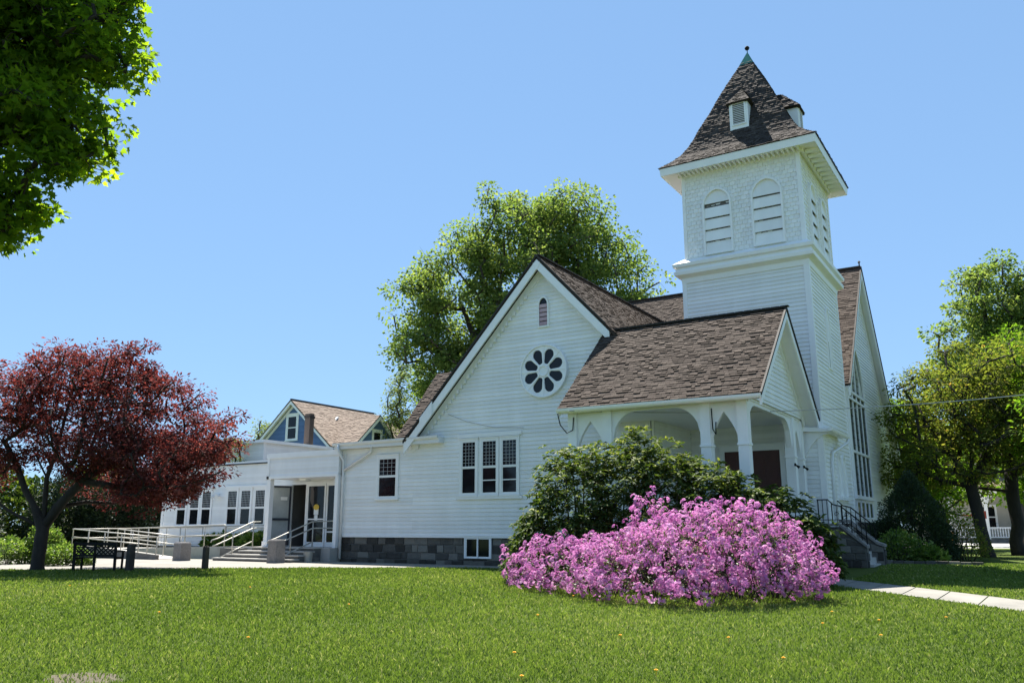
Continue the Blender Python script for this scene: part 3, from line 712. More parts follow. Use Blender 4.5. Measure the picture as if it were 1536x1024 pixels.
arch_panel(m, FPS, SX[0]+h, SX[1]-h, BT, pointed(SX[0]+h, SX[1]-h, 3.75, 4.6), -.24, -.10)
arch_panel(m, FPS, SX[1]+h, SX[2]-h, BT, wide(SX[1]+h, SX[2]-h, 3.9, 4.82, .8), -.24, -.10)
arch_panel(m, FPS, SX[2]+h, SX[3]-h, BT, pointed(SX[2]+h, SX[3]-h, 3.75, 4.6), -.24, -.10)
FP2 = FE(-6.87)
arch_panel(m, FP2, EY[0]+h, EY[1]-h, 5.02, lambda u: min(wide(EY[0]+h, EY[1]-h, 3.95, 4.84, .8)(u), 4.9), -.08, .08)
arch_panel(m, FP2, EY[1]+h, EY[2]-h, 5.02, pointed(EY[1]+h, EY[2]-h, 3.75, 4.6), -.08, .08)
m.build('porch_arch', M['trim'], CH)
for (x, y) in [(x, 23.32) for x in SX]+[(SX[3], y) for y in EY[1:]]:
    c = MB(); c.box(x-h, x+h, y-h, y+h, 1.55, 4.94); c.box(x-h-.04, x+h+.04, y-h-.04, y+h+.04, 1.55, 1.85); c.box(x-h-.02, x+h+.02, y-h-.02, y+h+.02, 1.85, 1.9); c.box(x-h-.025, x+h+.025, y-h-.025, y+h+.025, 3.62, 3.68)
    c.build('column', M['trim'], CH)
m = MB(); m.box(-12.5, -6.75, 23.3, 30, 4.94, 4.99)
for k in range(40):
    y = 23.35+k*.166; m.box(-12.45, -6.9, y, y+.15, 4.925, 4.941)
m.build('porch_ceiling', M['trim'], CH)
m = MB(); m.box(-12.5, -6.5, 23.05, 30, 1.4, 1.55); m.build('porch_floor', M['concrete'], CH)
fo, fm = MB(), MB(); masonry(fo, fm, FS(23.1), -12.45, -6.55, -.25, 1.42, .3, .3, .8); masonry(fo, fm, FE(-6.58), 23.1, 29.9, -.25, 1.42, .3, .3, .8); fo.build('porch_foundation', M['stone'], CH); fm.build('porch_mortar', M['mortar'], CH)
m = MB(); m.tube([(-7.72, 23.12, 4.7), (-7.7, 23.1, 4.1), (-7.62, 23.1, 3.95), (-7.6, 23.1, 4.3)], .02, 6); m.build('service_wire', M['iron'], CH)
m = MB(); m.tube([(-12.55, 22.78, 4.85), (-12.5, 22.85, 4.5), (-12.35, 23.0, 4.25), (-12.2, 23.12, 4.35), (-12.18, 23.14, 4.75)], .018, 6); m.build('service_wire', M['iron'], CH)
# red double door in the tower wall
FD = fr_[0]; m = MB(); x0, x1, zt = -9.6, -7.62, 4.05
for a, b in ((x0-.17, x0), (x1, x1+.17)): m.mbox(FD, a, b, 1.55, zt+.17, 0, .08)
m.mbox(FD, x0, x1, zt, zt+.17, 0, .078); m.mbox(FD, x0-.22, x1+.22, zt+.17, zt+.24, 0, .11); m.build('door_casing', M['trim'], CH)
for a, b in ((x0, (x0+x1)/2-.006), ((x0+x1)/2+.006, x1)):
    m = MB(); m.mbox(FD, a, b, 1.56, zt, .02, .035)
    for vv0, vv1 in ((1.7, 2.45), (2.55, 3.1), (3.2, 3.92)):
        for c in (0, 1):
            u0 = a+.1+c*((b-a)/2-.03); u1 = u0+(b-a)/2-.16; m.mbox(FD, u0, u1, vv0, vv1, .035, .045)
    d = m.build('door', M['door_red'], CH)
    hb = MB(); ux = b-.07 if a == x0 else a+.07; hb.mbox(FD, ux-.02, ux+.02, 2.5, 2.72, .035, .09); hb.build('handle', M['iron'], d)
# side hood, gutter and downspout
m = MB(); m.hexa([(-6.9, 29.75, 4.62), (-5.85, 29.75, 4.56), (-5.85, 32.6, 4.56), (-6.2, 32.6, 4.62)], [(-6.9, 29.75, 4.80), (-5.85, 29.75, 4.66), (-5.85, 32.6, 4.66), (-6.2, 32.6, 4.80)])
gutterline(m, (-5.8, 29.6, 4.68), (-5.8, 32.7, 4.66))
m.build('side_hood', M['trim'], CH)
m = MB(); y0 = 29.95
arch_panel(m, lambda u, v, w: (u, y0+w, v), -6.75, -5.95, 4.6, lambda u: 4.5-.75*max(0, (-5.95-u)/.8-.0)**2 if u > -6.75 else 3.75, -.06, .06, 14)
m.build('hood_bracket', M['trim'], CH)
m = MB(); m.tube([(-5.78, 32.55, 4.56), (-5.8, 32.5, 4.4), (-5.98, 31.6, 4.1), (-6.07, 31.1, 3.95), (-6.08, 30.95, 3.6), (-6.08, 30.9, 1.3)], .05, 8); m.build('downspout', M['gutter'], CH, True)
# stone steps with cheek walls and iron railings
ck = lambda u: 1.42 if u < -5.75 else max(.62, 1.42-(u+5.75)*.85)
for yy, xa, xb, top, capm in ((29.55, -6.75, -4.98, ck, 1), (31.25, -6.1, -4.72, lambda u: ck(u)+.12, 1)):
    fo, fm = MB(), MB(); masonry(fo, fm, FS(yy), xa, xb, -.2, 1.5, .26, .25, .6, top); masonry(fo, fm, FE(xb), yy+.02, yy+.34, -.2, top(xb), .26, .2, .4)
    c = fo.build('cheek_wall', M['stone'], CH); fm.build('cheek_mortar', M['mortar'], c)
    cp = MB(); us = [xa-.03, -5.75, -4.9 if xb > -4.9 else xb, xb+.05]
    for a, b in zip(us, us[1:]):
        if b > a: cp.hexa([(a, yy-.08, top(a)), (b, yy-.08, top(b)), (b, yy+.4, top(b)), (a, yy+.4, top(a))], [(a, yy-.08, top(a)+.09), (b, yy-.08, top(b)+.09), (b, yy+.4, top(b)+.09), (a, yy+.4, top(a)+.09)])
    cp.build('coping', M['granite'], c)
m = MB()
for k in range(7): m.box(-6.2, -5.75+.13*k+.13, 29.85, 31.3, 1.2-.2*k, 1.4-.2*k)
m.build('porch_step', M['concrete'], CH)
for yy in (29.75, 31.42):
    m = MB(); T = lambda u: (ck(u)+.09)
    pts = [(-6.45, yy, T(-6.45)+.78), (-6.1, yy, T(-6.1)+.78), (-5.95, yy, T(-5.95)+.62), (-5.7, yy, T(-5.7)+.6), (-5.0, yy, T(-5.0)+.58), (-4.95, yy, T(-5.)+.5), (-5.0, yy, T(-5.)+.46)]
    m.tube(pts, .022, 6)
    for u in np.arange(-6.42, -4.95, .145):
        hi = np.interp(u, [p[0] for p in pts[:5]], [p[2] for p in pts[:5]]); m.tube([(u, yy, T(u)-.03), (u, yy, hi)], .013 if (int((u+7)*10) % 5) else .02, 5)
    m.tube([(-6.45, yy, T(-6.45)+.12), (-5.75, yy, T(-5.75)+.12), (-5.0, yy, T(-5.0)+.12)], .014, 5)
    for k, u in enumerate((-5.85, -5.6)):
        m.tube([(u+.08*math.cos(a)*(1-a/9), yy, T(u)+.3+.08*math.sin(a)*(1-a/9)) for a in np.arange(0, 7, .5)], .011, 5)
    m.build('iron_railing', M['iron'], CH)
m = MB()
for y in (28.1, 29.3): m.box(-6.71, -6.66, y, y+.06, 3.33, 3.42); m.tube([(-6.66, y+.03, 3.36), (-6.56, y+.02, 3.28)], [.02, .05], 8)
m.build('porch_lamp', M['iron'], CH)
# ---- entrance wing (left)
YA = 27.7; FA = FS(YA)
w = MB(); clap(w, FA, [(-38.6, .5), (-29.3, .5), (-29.3, 4.42), (-38.6, 4.42)]); clap(w, FA, [(-29.3, 3.4), (-25.02, 3.4), (-25.02, 4.42), (-29.3, 4.42)]); clap(w, FA, [(-26.2, .55), (-25.02, .55), (-25.02, 3.4), (-26.2, 3.4)])
clap(w, FW(-38.6), [(27.7, .4), (38, .4), (38, 4.4), (27.7, 4.4)], back=.1)
w.build('wing_front_wall', M['white'], CH)
m = MB(); m.mbox(FA, -38.7, -29.6, 4.40, 4.5, -.2, .07); m.mbox(FA, -38.64, -38.48, .5, 4.4, 0, .05); m.build('wing_parapet', M['trim'], CH)
m = MB(); m.box(-38.6, -25.1, 27.6, 38, 4.36, 4.42); m.build('wing_flat_roof', M['asphalt'], CH)
m = MB(); m.mbox(FA, -38.6, -29.3, -.1, .5, -.2, .03); m.build('wing_foundation', M['darkconcrete'], CH)
for grp in ((-37.4, -36.4, -35.5), (-33.6, -32.65, -31.65)):
    for u in grp:
        window(CH, FA, u-.02, u+.68, 1.5, 3.15, 6, 7, .09, .49)
for u0, u1 in ((-37.6, -34.55), (-33.8, -30.7)):
    m = MB(); m.mbox(FA, u0, u1, 3.27, 3.36, 0, .09); m.build('window_head', M['trim'], CH)
m = MB(); m.mbox(FA, -34.42, -34.22, 2.86, 3.0, 0, .06)
for s in (-.12, .12): m.tube([FA(-34.32+s*.5, 2.9, .06), FA(-34.32+s, 2.88, .14), FA(-34.32+s*1.6, 2.84, .3)], [.03, .06, .1], 10)
fl = m.build('floodlight', M['gutter'], CH)
# canopy
YC = 26.25; FC = FS(YC)
w = MB(); clap(w, FC, [(-29.3, 3.6), (-25.02, 3.6), (-25.02, 4.42), (-29.3, 4.42)]); clap(w, FW(-29.3), [(YC, 3.6), (27.7, 3.6), (27.7, 4.42), (YC, 4.42)], back=.1); w.build('canopy', M['white'], CH)
m = MB(); m.mbox(FC, -29.4, -25.02, 4.40, 4.62, -.3, .06); m.mbox(FC, -29.34, -29.2, 3.5, 4.4, 0, .05); m.mbox(FC, -29.34, -25.02, 3.5, 3.62, -.1, .05); m.box(-29.4, -25.1, YC-.05, 27.7, 4.42, 4.5); m.box(-29.2, -25.05, YC+.1, 27.65, 3.5, 3.56); m.build('canopy_fascia', M['trim'], CH)
m = MB(); m.box(-29.34, -29.1, YC-.02, YC+.2, .56, 3.5); m.box(-29.38, -29.06, YC-.06, YC+.24, .56, .8); m.build('canopy_post', M['trim'], CH); m = MB(); m.box(-25.2, -25.02, YC-.02, YC+.16, .56, 3.5); m.build('canopy_post', M['trim'], CH)
m = MB(); m.box(-27.9, -27.5, 26.8, 27.1, 3.4, 3.5); m.build('ceiling_lamp', M['trim'], CH)
# doorway, vestibule, doors
m = MB(); m.box(-29.3, -26.2, 30.4, 30.5, .5, 3.4); m.box(-29.4, -29.3, 27.72, 30.4, .5, 3.4); m.box(-26.2, -26.1, 27.85, 30.4, .5, 3.4); m.box(-29.3, -26.2, 27.75, 30.4, 3.38, 3.45); m.box(-29.3, -26.2, 27.72, 30.4, .45, .55); m.build('vestibule', M['interior'], CH)
m = MB(); m.box(-28.9, -28.0, 30.33, 30.4, .55, 2.7); m.build('inner_door', M['bark'], CH)
def glassdoor(F, u0, u1, v0, v1, fr, mat, gl, name, midrail=None, midmat=None):
    m = MB(); s = .085
    m.mbox(F, u0, u0+s, v0, v1, -.03, .03); m.mbox(F, u1-s, u1, v0, v1, -.03, .03); m.mbox(F, u0+s, u1-s, v1-s, v1, -.029, .029); m.mbox(F, u0+s, u1-s, v0, v0+.2, -.029, .029)
    if midrail: m.mbox(F, u0+s, u1-s, midrail-.03, midrail+.03, -.025, .05)
    d = m.build(name, M[mat], CH); g = MB(); g.mbox(F, u0+s, u1-s, v0+.2, v1-s, -.006, .006); g.build('glass', M[gl], d); return d
dd = glassdoor(FA, -28.25, -27.1, .56, 3.3, 0, 'trim', 'glass', 'glass_door', 1.75)
n_ = MB(); n_.mbox(FA, -27.78, -27.5, 1.95, 2.2, .032, .036); n_.mbox(FA, -27.74, -27.54, 1.7, 1.94, .032, .035); n_.build('door_notice', M['trim'], dd)
n_ = MB(); n_.prism(FA, [(-27.8+.16+.17*math.cos(a), 2.28+.13*math.sin(a)) for a in [2*math.pi*k/16 for k in range(16)]], .032, .037); n_.build('door_sticker', M['yellow'], dd)
dd = glassdoor(FA, -27.05, -26.25, .56, 3.3, 0, 'trim', 'glass', 'side_light', 1.2)
m = MB(); m.mbox(FA, -29.3, -26.15, 3.3, 3.42, -.05, .04); m.mbox(FA, -29.36, -29.24, .56, 3.3, -.05, .05); m.mbox(FA, -28.33, -28.25, .56, 3.3, -.05, .04); m.build('door_frame', M['trim'], CH)
hx_, hy_ = -29.2, 27.6; dv = Vector((-.42, -.907, 0)); nn_ = Vector((.907, -.42, 0))
FO = lambda u, v, w: tuple(Vector((hx_, hy_, v))+dv*u+nn_*w)
dd = glassdoor(FO, 0, 1.1, .6, 3.25, 0, 'darkframe', 'doorglass', 'open_door', 1.75)
m = MB(); m.mbox(FO, .2, .5, 2.6, 2.75, .03, .1); m.build('door_closer', M['gutter'], dd)
m = MB(); m.mbox(FO, .1, .95, 1.7, 1.8, .03, .08); m.build('push_bar', M['darkframe'], dd)
# downspout at the corner
m = MB(); m.tube([(-24.95, YR-.42, 4.78), (-24.95, YR-.4, 4.55), (-24.9, YR-.12, 4.15), (-24.9, YR-.1, 3.6), (-24.9, YR-.1, .12)], .055, 8); m.tube([(-23.2, YR-.34, 4.7), (-23.35, YR-.12, 4.45), (-24.85, YR-.1, 3.75)], .05, 8); m.build('downspout', M['gutter'], CH, True)
# taller block behind and chimney
w = MB(); clap(w, FS(32), [(-46, 4.3), (-36.2, 4.3), (-36.2, 6.0), (-46, 6.0)]); clap(w, FE(-36.2), [(32, 4.3), (37, 4.3), (37, 6.0), (32, 6.0)]); w.build('upper_wall', M['white'], CH)
m = MB(); m.box(-46.1, -36.0, 31.8, 37.2, 5.98, 6.14); m.mbox(FE(-36.2), 31.96, 32.14, 4.3, 6, 0, .05); m.build('upper_eave', M['trim'], CH)
m = MB(); m.box(-36.62, -36.2, 35.35, 35.7, 4.3, 8.0); m.box(-36.65, -36.17, 35.32, 35.73, 7.72, 7.86); m.build('chimney', M['brick'], CH)
# thin wire looped on the gable wall
m = MB(); m.tube([(-19.5, YR-.06, 5.75), (-18.6, YR-.06, 5.4), (-17.4, YR-.06, 5.1), (-16, YR-.06, 5.0)], .01, 5); m.build('wall_wire', M['cable'], CH)

# ------------------------------------------------------------ entrance steps, ramp, rails, posts, bench
st_ = empty('entrance_steps', (-27.5, 25, 0), 'low grey stone steps rising to the glass entrance doors', 'steps')
for k in range(4):
    m = MB(); x0, x1, y0 = -30.2+.32*k, -25.55, 24.3+.42*k
    m.box(x0, x1, y0, 26.2, -.06+.145*k, .02+.145*k+.075); m.build('riser', M['darkconcrete'], st_)  # upright face coloured darker than the tread, standing in for its shade
    m = MB(); m.box(x0-.03, x1+.03, y0-.04, y0+.45, .075+.02+.145*k, .145+.145*k); m.build('tread', M['concrete'], st_)
m = MB(); m.box(-31.2, -25.05, 25.95, 27.68, -.05, .56); m.build('landing', M['concrete'], st_)
rp = empty('wheelchair_ramp', (-36, 25, 0), 'concrete switchback access ramp leading left from the entrance landing', 'ramp')
m = MB(); m.hexa([(-38.2, 25.7, -.1), (-31.2, 25.7, -.1), (-31.2, 27.3, -.1), (-38.2, 27.3, -.1)], [(-38.2, 25.7, .40), (-31.2, 25.7, .56), (-31.2, 27.3, .56), (-38.2, 27.3, .40)]); m.build('upper_run', M['concrete'], rp)
m = MB(); m.box(-39.9, -38.2, 23.7, 27.3, -.1, .40); m.build('ramp_landing', M['concrete'], rp)
m = MB(); m.hexa([(-38.2, 23.7, -.1), (-33.2, 23.7, -.1), (-33.2, 25.1, -.1), (-38.2, 25.1, -.1)], [(-38.2, 23.7, .40), (-33.2, 23.7, .04), (-33.2, 25.1, .04), (-38.2, 25.1, .40)]); m.build('lower_run', M['concrete'], rp)
m = MB(); m.hexa([(-38.2, 23.52, -.1), (-33.0, 23.52, -.1), (-33.0, 23.7, -.1), (-38.2, 23.7, -.1)], [(-38.2, 23.52, .55), (-33.0, 23.52, .22), (-33.0, 23.7, .22), (-38.2, 23.7, .55)]); m.build('ramp_kerb', M['darkconcrete'], rp)
m = MB(); m.box(-31.25, -30.0, 25.5, 25.94, -.1, .5); m.build('planter_wall', M['darkconcrete'], rp)
def railing(label, lines, posts, group='pale metal handrails round the entrance', r=.027):
    bx = posts[0][0]; o = empty('handrail', tuple(bx), label, 'railing', group)
    for ln in lines: m = MB(); m.tube(ln, r, 7); m.build('rail', M['rail'], o, True)
    for a, b in posts: m = MB(); m.tube([a, b], r*.9, 6); m.build('post', M['rail'], o, True)
    return o
def runrail(y, x0, z0, x1, z1, hs=(.95, .5), n=5, hook=True):
    L = [[(x0, y, z0+h_), (x1, y, z1+h_)] for h_ in hs]
    if hook: L[0] = [(x0, y, z0+hs[1]), (x0, y, z0+hs[0]-.05), (x0+(.05 if x1 > x0 else -.05), y, z0+hs[0])]+[(x1, y, z1+hs[0])]
    P = [((x0+(x1-x0)*k/n, y, z0+(z1-z0)*k/n-.02), (x0+(x1-x0)*k/n, y, z0+(z1-z0)*k/n+hs[0])) for k in range(n+1)]
    return L, P
L, P = runrail(23.75, -39.8, .40, -33.3, .06, (.92, .55), 5); railing('front rail of the lower ramp run, nearest the lawn', L, P)
L, P = runrail(25.05, -38.2, .40, -33.4, .06, (.92, .55), 4); railing('rail between the lower and the upper ramp runs', L, P)
L, P = runrail(25.75, -31.3, .56, -38.2, .40, (.95, .5), 5); railing('front rail of the upper ramp run below the wing windows', L, P)
L, P = runrail(27.25, -29.7, .56, -39.8, .40, (.95, .5), 6); railing('rail along the wing wall behind the ramp plants', L, P)
L = [[(-39.85, 23.75, 1.32), (-39.85, 27.25, 1.35)], [(-39.85, 23.75, .9), (-39.85, 27.25, .9)]]; railing('short cross rail closing the far ramp landing', L, [((-39.85, y, .38), (-39.85, y, 1.34)) for y in (24.6, 25.6, 26.5)])
zs = lambda y: .0+max(0, min(.56, (y-24.2)*.36))
for x, lab in ((-30.0, 'left sloping rail of the entrance steps beside the ramp'), (-26.55, 'right sloping rail of the entrance steps beside the downspout')):
    sx = .28 if x > -28 else .18
    X = lambda y: x+(y-24.2)*sx
    up = [(X(24.0), 24.0, .78), (X(24.05), 24.05, .86), (X(24.3), 24.3, .93), (X(25.9), 25.9, 1.62), (X(26.3), 26.3, 1.64)]
    lo = [(X(24.1), 24.1, .62), (X(24.3), 24.3, .68), (X(25.9), 25.9, 1.34), (X(26.1), 26.1, 1.36)]
    bt = [(X(24.4), 24.4, .12), (X(25.9), 25.9, .78)]
    if x > -28: up.append((-25.1, 26.32, 1.66)); lo.append((-25.1, 26.3, 1.36))
    railing(lab, [up, lo, bt], [((X(25.0), 25.0, .25), (X(25.0), 25.0, 1.22)), ((X(25.95), 25.95, .5), (X(25.95), 25.95, 1.63))]+([((-25.2, 26.3, .5), (-25.2, 26.3, 1.66))] if x > -28 else []))
def taperpost(name, x, y, w, h, m, label, cat, group, z0=None):
    z0 = gz(x, y)-.1 if z0 is None else z0
    b = MB(); a = w/2; c = a*.93
    f = lambda s, z: [(x-s, y-s, z), (x+s, y-s, z), (x+s, y+s, z), (x-s, y+s, z)]
    b.hexa(f(a, z0), f(c, h-.05), .5); b.hexa(f(c, h-.05), f(c-.03, h), .6)
    return tag(b.build(name, m), label, cat, group)
taperpost('granite_post', -26.05, 24.0, .5, .92, M['granite'], 'square grey granite post standing before the entrance steps', 'post', 'granite posts by the entrance')
taperpost('granite_post', -31.2, 23.5, .52, .78, M['granite'], 'square grey granite post at the foot of the ramp', 'post', 'granite posts by the entrance')
taperpost('wooden_post', -24.1, 19.1, .16, .78, M['postwood'], 'thin dark wooden post in the grass at the walk edge', 'post', 'dark wooden posts on the lawn edge')
taperpost('wooden_post', -25.05, 16.95, .2, .86, M['postwood'], 'dark wooden post standing at the right end of the bench', 'post', 'dark wooden posts on the lawn edge')
# bench, seen from behind, facing the walk
bn = empty('bench', (-26, 16.6, gz(-26, 16.6)), 'black metal bench with criss-cross back under the dark red tree', 'bench')
ang = R(32); bd = Vector((math.cos(ang), math.sin(ang), 0)); bn_ = Vector((-math.sin(ang), math.cos(ang), 0)); b0 = Vector((-26.1, 16.4, gz(-26, 16.6)))
BP = lambda u, d, z: tuple(b0+bd*(u-.75)*.88+bn_*d+Vector((0, 0, z)))
for u in (0, 1.5):
    m = MB(); m.bar(BP(u, 0, -.03), BP(u, -.06, .92), .075, .06); m.bar(BP(u, .5, -.03), BP(u, .5, .62), .06, .05); m.bar(BP(u, -.03, .62), BP(u, .55, .62), .07, .045); m.bar(BP(u, 0, .4), BP(u, .5, .4), .05, .05); m.build('end_frame', M['benchmetal'], bn)
m = MB()
for k in range(5): m.bar(BP(0, .06+.1*k, .43), BP(1.5, .06+.1*k, .43), .08, .03)
m.build('seat', M['benchmetal'], bn)
m = MB(); m.bar(BP(0, -.045, .86), BP(1.5, -.045, .86), .05, .09); m.bar(BP(0, -.02, .5), BP(1.5, -.02, .5), .05, .07); m.bar(BP(.75, -.02, .0), BP(.75, -.05, .88), .06, .06); m.bar(BP(0, -.04, .76), BP(1.5, -.04, .76), .03, .03)
for a in (0, .75):
    for k in range(4):
        x0 = a+.05+.16*k; m.bar(BP(x0, -.03, .53), BP(min(x0+.3, a+.75), -.04, .76), .03, .035); m.bar(BP(a+.72-.16*k, -.03, .53), BP(max(a, a+.42-.16*k), -.04, .76), .03, .035)
m.build('backrest', M['benchmetal'], bn)
# bin beside the steps
m = MB(); m.lathe((-25.5, 25.2, .0), [(0, 0), (.16, 0), (.19, .42), (.2, .44), (.17, .44), (.15, .1)], 14); tag(m.build('bucket', M['rail']), 'small ribbed grey metal bucket beside the entrance steps', 'bucket')
# service cable
m = MB(); a, b = Vector((-12.1, 22.7, 4.9)), Vector((1.8, 31.0, 5.6)); pts = []
for k in range(31):
    t = k/30; p = a.lerp(b, t); p.z -= 4*t*(1-t)*.32; pts.append(p)
m.tube(pts, .014, 5); tag(m.build('utility_cable', M['cable']), 'thin grey service cable slung across in front of the porch', 'cable')

# ------------------------------------------------------------ houses behind
bh = empty('blue_house', (-53, 56, 0), 'blue clapboard house with tan roof behind the entrance wing', 'house')
HX, HZ, HS_, HY = -53.45, 12.1, .86, 50.3; hw = 4.3
w = MB(); clap(w, FS(HY), [(HX-hw, 0), (HX+hw, 0), (HX+hw, 8.3), (HX, HZ-.25), (HX-hw, 8.3)], .17)
clap(w, FE(HX+hw), [(HY, 0), (64, 0), (64, 8.3), (HY, 8.3)], .17); w.box(HX-hw, HX+hw-.1, HY+.2, 64, 0, 8.2); w.build('wall', M['blue'], bh)
m = MB(); gable_roof_y(m, HX, HZ, HS_, HY-.45, 60.5, 4.9, 4.9, .16, .35, .02); gable_roof_y(m, HX, HZ-.6, HS_, 60.5, 66, 4.3, 4.3, .16, .35, .02); m.build('roof', M['shingle_tan'], bh)
m = MB(); FH = FS(HY)
for sg in (-1, 1): rake(m, FH, HX, HZ-.08, HS_, 4.95, sg, .38, .44, .3); rake(m, FH, HX, HZ-.13, HS_, 4.9, sg, 0, .38, .05); rake(m, FH, HX, HZ-.3, HS_, 4.6, sg, 0, .05, .3)
m.build('barge_board', M['trim'], bh)
window(bh, FH, HX-.62, HX+.42, 8.75, 10.7, 0, 0, .22, .5)
m = MB(); m.box(HX-.1, HX+.1, HY-.45, 60.5, HZ+.01, HZ+.06); m.build('ridge_cap', M['dark_trim'], bh)
CGY, CGZ, CX = 53.9, 10.75, -47.2
m = MB(); gable_roof_x(m, CGY, CGZ, .9, -52.3, CX+.35, 2.9, 2.9, .16, .35, .02); m.build('cross_gable_roof', M['shingle_tan'], bh)
w = MB(); clap(w, FE(CX), [(51.4, 0), (56.4, 0), (56.4, 8.5), (CGY, CGZ-.2), (51.4, 8.5)], .17); clap(w, FS(51.4), [(-49.2, 0), (CX, 0), (CX, 8.5), (-49.2, 8.5)], .17); w.build('cross_gable_wall', M['blue'], bh)
m = MB(); FC2 = FE(CX)
for sg in (-1, 1): rake(m, FC2, CGY, CGZ-.08, .9, 2.95, sg, .3, .36, .3); rake(m, FC2, CGY, CGZ-.13, .9, 2.9, sg, 0, .3, .05)
m.build('cross_gable_barge_board', M['trim'], bh)
window(bh, FC2, CGY-.45, CGY+.45, 8.0, 9.3, 0, 0, .2, .999)
m = MB(); m.hexa([(-51.95, 51.0, 8.15), (-51.7, 51.0, 8.15), (-51.7, 53.9, 10.8), (-51.95, 53.9, 10.8)], [(-51.95, 50.95, 8.25), (-51.7, 50.95, 8.25), (-51.7, 53.9, 10.95), (-51.95, 53.9, 10.95)]); m.build('flashing', M['gutter'], bh)
# white house far right with a railed porch
wh = empty('white_house', (-2, 86, 0), 'pale house with white railed porch beyond the driveway', 'house')
w = MB(); clap(w, FS(84), [(-10, .1), (12, .1), (12, 5.6), (-10, 5.6)], .25); clap(w, FS(83.98), [(-9, 5.6), (-1, 5.6), (-5, 9)], .25); w.build('wall', M['beige'], wh)
m = MB(); gable_roof_x(m, 88, 9, .8, -11, 13, 5, 5, .3, .5, .03); gable_roof_x(m, 82.6, 5.2, .22, -7.2, 10, 2, 1.5, .3, .5, .03); m.build('roof', M['shingle_tan'], wh)
m = MB(); m.box(-7, 10, 81.2, 84, .1, .45); m.build('porch_deck', M['darkconcrete'], wh)
for k in range(7):
    x = -6.8+k*2.75; m = MB(); m.box(x-.13, x+.13, 81.3, 81.56, .45, 4.6); m.build('column', M['trim'], wh)
    if k < 6: 
        m = MB(); arch_panel(m, FS(81.5), x+.13, x+2.62, 4.6, wide(x+.13, x+2.62, 3.1, 4.3, 1.2), 0, .1, 14); m.build('porch_arch', M['trim'], wh)
        m = MB(); m.box(x+.13, x+2.62, 81.38, 81.48, 1.35, 1.45); m.box(x+.13, x+2.62, 81.38, 81.48, .6, .68)
        for j in range(13): m.box(x+.25+j*.19, x+.32+j*.19, 81.4, 81.46, .68, 1.35)
        m.build('balustrade', M['trim'], wh)
for u in (-4.5, 1.5, 6): window(wh, FS(84), u, u+1, 1.4, 3.2, 0, 0, .12, .5)
m = MB(); m.box(-7.9, -6.9, 83.85, 83.97, .45, 2.7); m.build('door', M['iron'], wh)
mk = MB(); mk.box(-5.13, -4.97, 60.02, 60.18, .05, .95); mk.lathe((-5.05, 60.1, .95), [(.12, 0), (.12, .12), (.05, .2), (0, .22)], 10); tag(mk.build('marker_post', M['orange']), 'short orange marker post at the driveway edge', 'marker post')
rs = empty('red_sign', (-3.7, 66, 0), 'small red sign board on a thin post near the driveway', 'sign')
m = MB(); m.box(-4.1, -3.3, 65.97, 66.03, 2.0, 2.5); m.prism(FS(66), [(-4.1, 2.15), (-4.1, 2.32), (-5.0, 2.2)], -.02, .02); m.build('board', M['red'], rs); m = MB(); m.tube([(-3.7, 66.06, -.05), (-3.7, 66.06, 2.4)], .03, 6); m.build('post', M['iron'], rs)
gh = empty('pale_shed', (-47, 34, 0), 'pale clapboard shed half hidden behind the dark red tree', 'shed')
w = MB(); clap(w, FS(33), [(-52, 0), (-43.8, 0), (-43.8, 3.0), (-52, 3.0)], .2); clap(w, FE(-43.8), [(33, 0), (38, 0), (38, 3), (33, 3)], .2); w.build('wall', M['beige'], gh)
m = MB(); gable_roof_x(m, 35.5, 4.4, .5, -52.3, -43.5, 2.8, 2.8, .2, .4, .02); m.build('roof', M['shingle_tan'], gh)

# ------------------------------------------------------------ foliage builders
LEAF = np.array([[0, 0, 0], [.5, .22, .06], [1, 0, -.04], [.5, -.22, .06]], float), np.array([[0, 1, 2], [0, 2, 3]])
WIDE = np.array([[0, 0, 0], [.42, .36, .08], [1, 0, -.08], [.42, -.36, .08]], float), np.array([[0, 1, 2], [0, 2, 3]])
LONG = np.array([[0, 0, 0], [.5, .19, .05], [1, 0, -.10], [.5, -.19, .05]], float), np.array([[0, 1, 2], [0, 2, 3]])
_mp = [(0, 0), (.05, -.22), (-.02, -.5), (.28, -.36), (.48, -.62), (.52, -.26), (1.0, 0), (.52, .26), (.48, .62), (.28, .36), (-.02, .5), (.05, .22)]
MAPLE = np.array([[.3, 0, .05]]+[[a, b, -.10*abs(b)-.05*a] for a, b in _mp], float), np.array([[0, i, i % 12+1] for i in range(1, 13)])
FLOWER = np.array([[0, 0, 0]]+[[math.cos(a)*r, math.sin(a)*r, z] for k in range(5) for a, r, z in ((2*math.pi*k/5-.45, .8, .22), (2*math.pi*k/5, 1, .3), (2*math.pi*k/5+.45, .8, .22))], float), np.array([[0, 1+3*k+i, 2+3*k+i] for k in range(5) for i in (0, 1)])
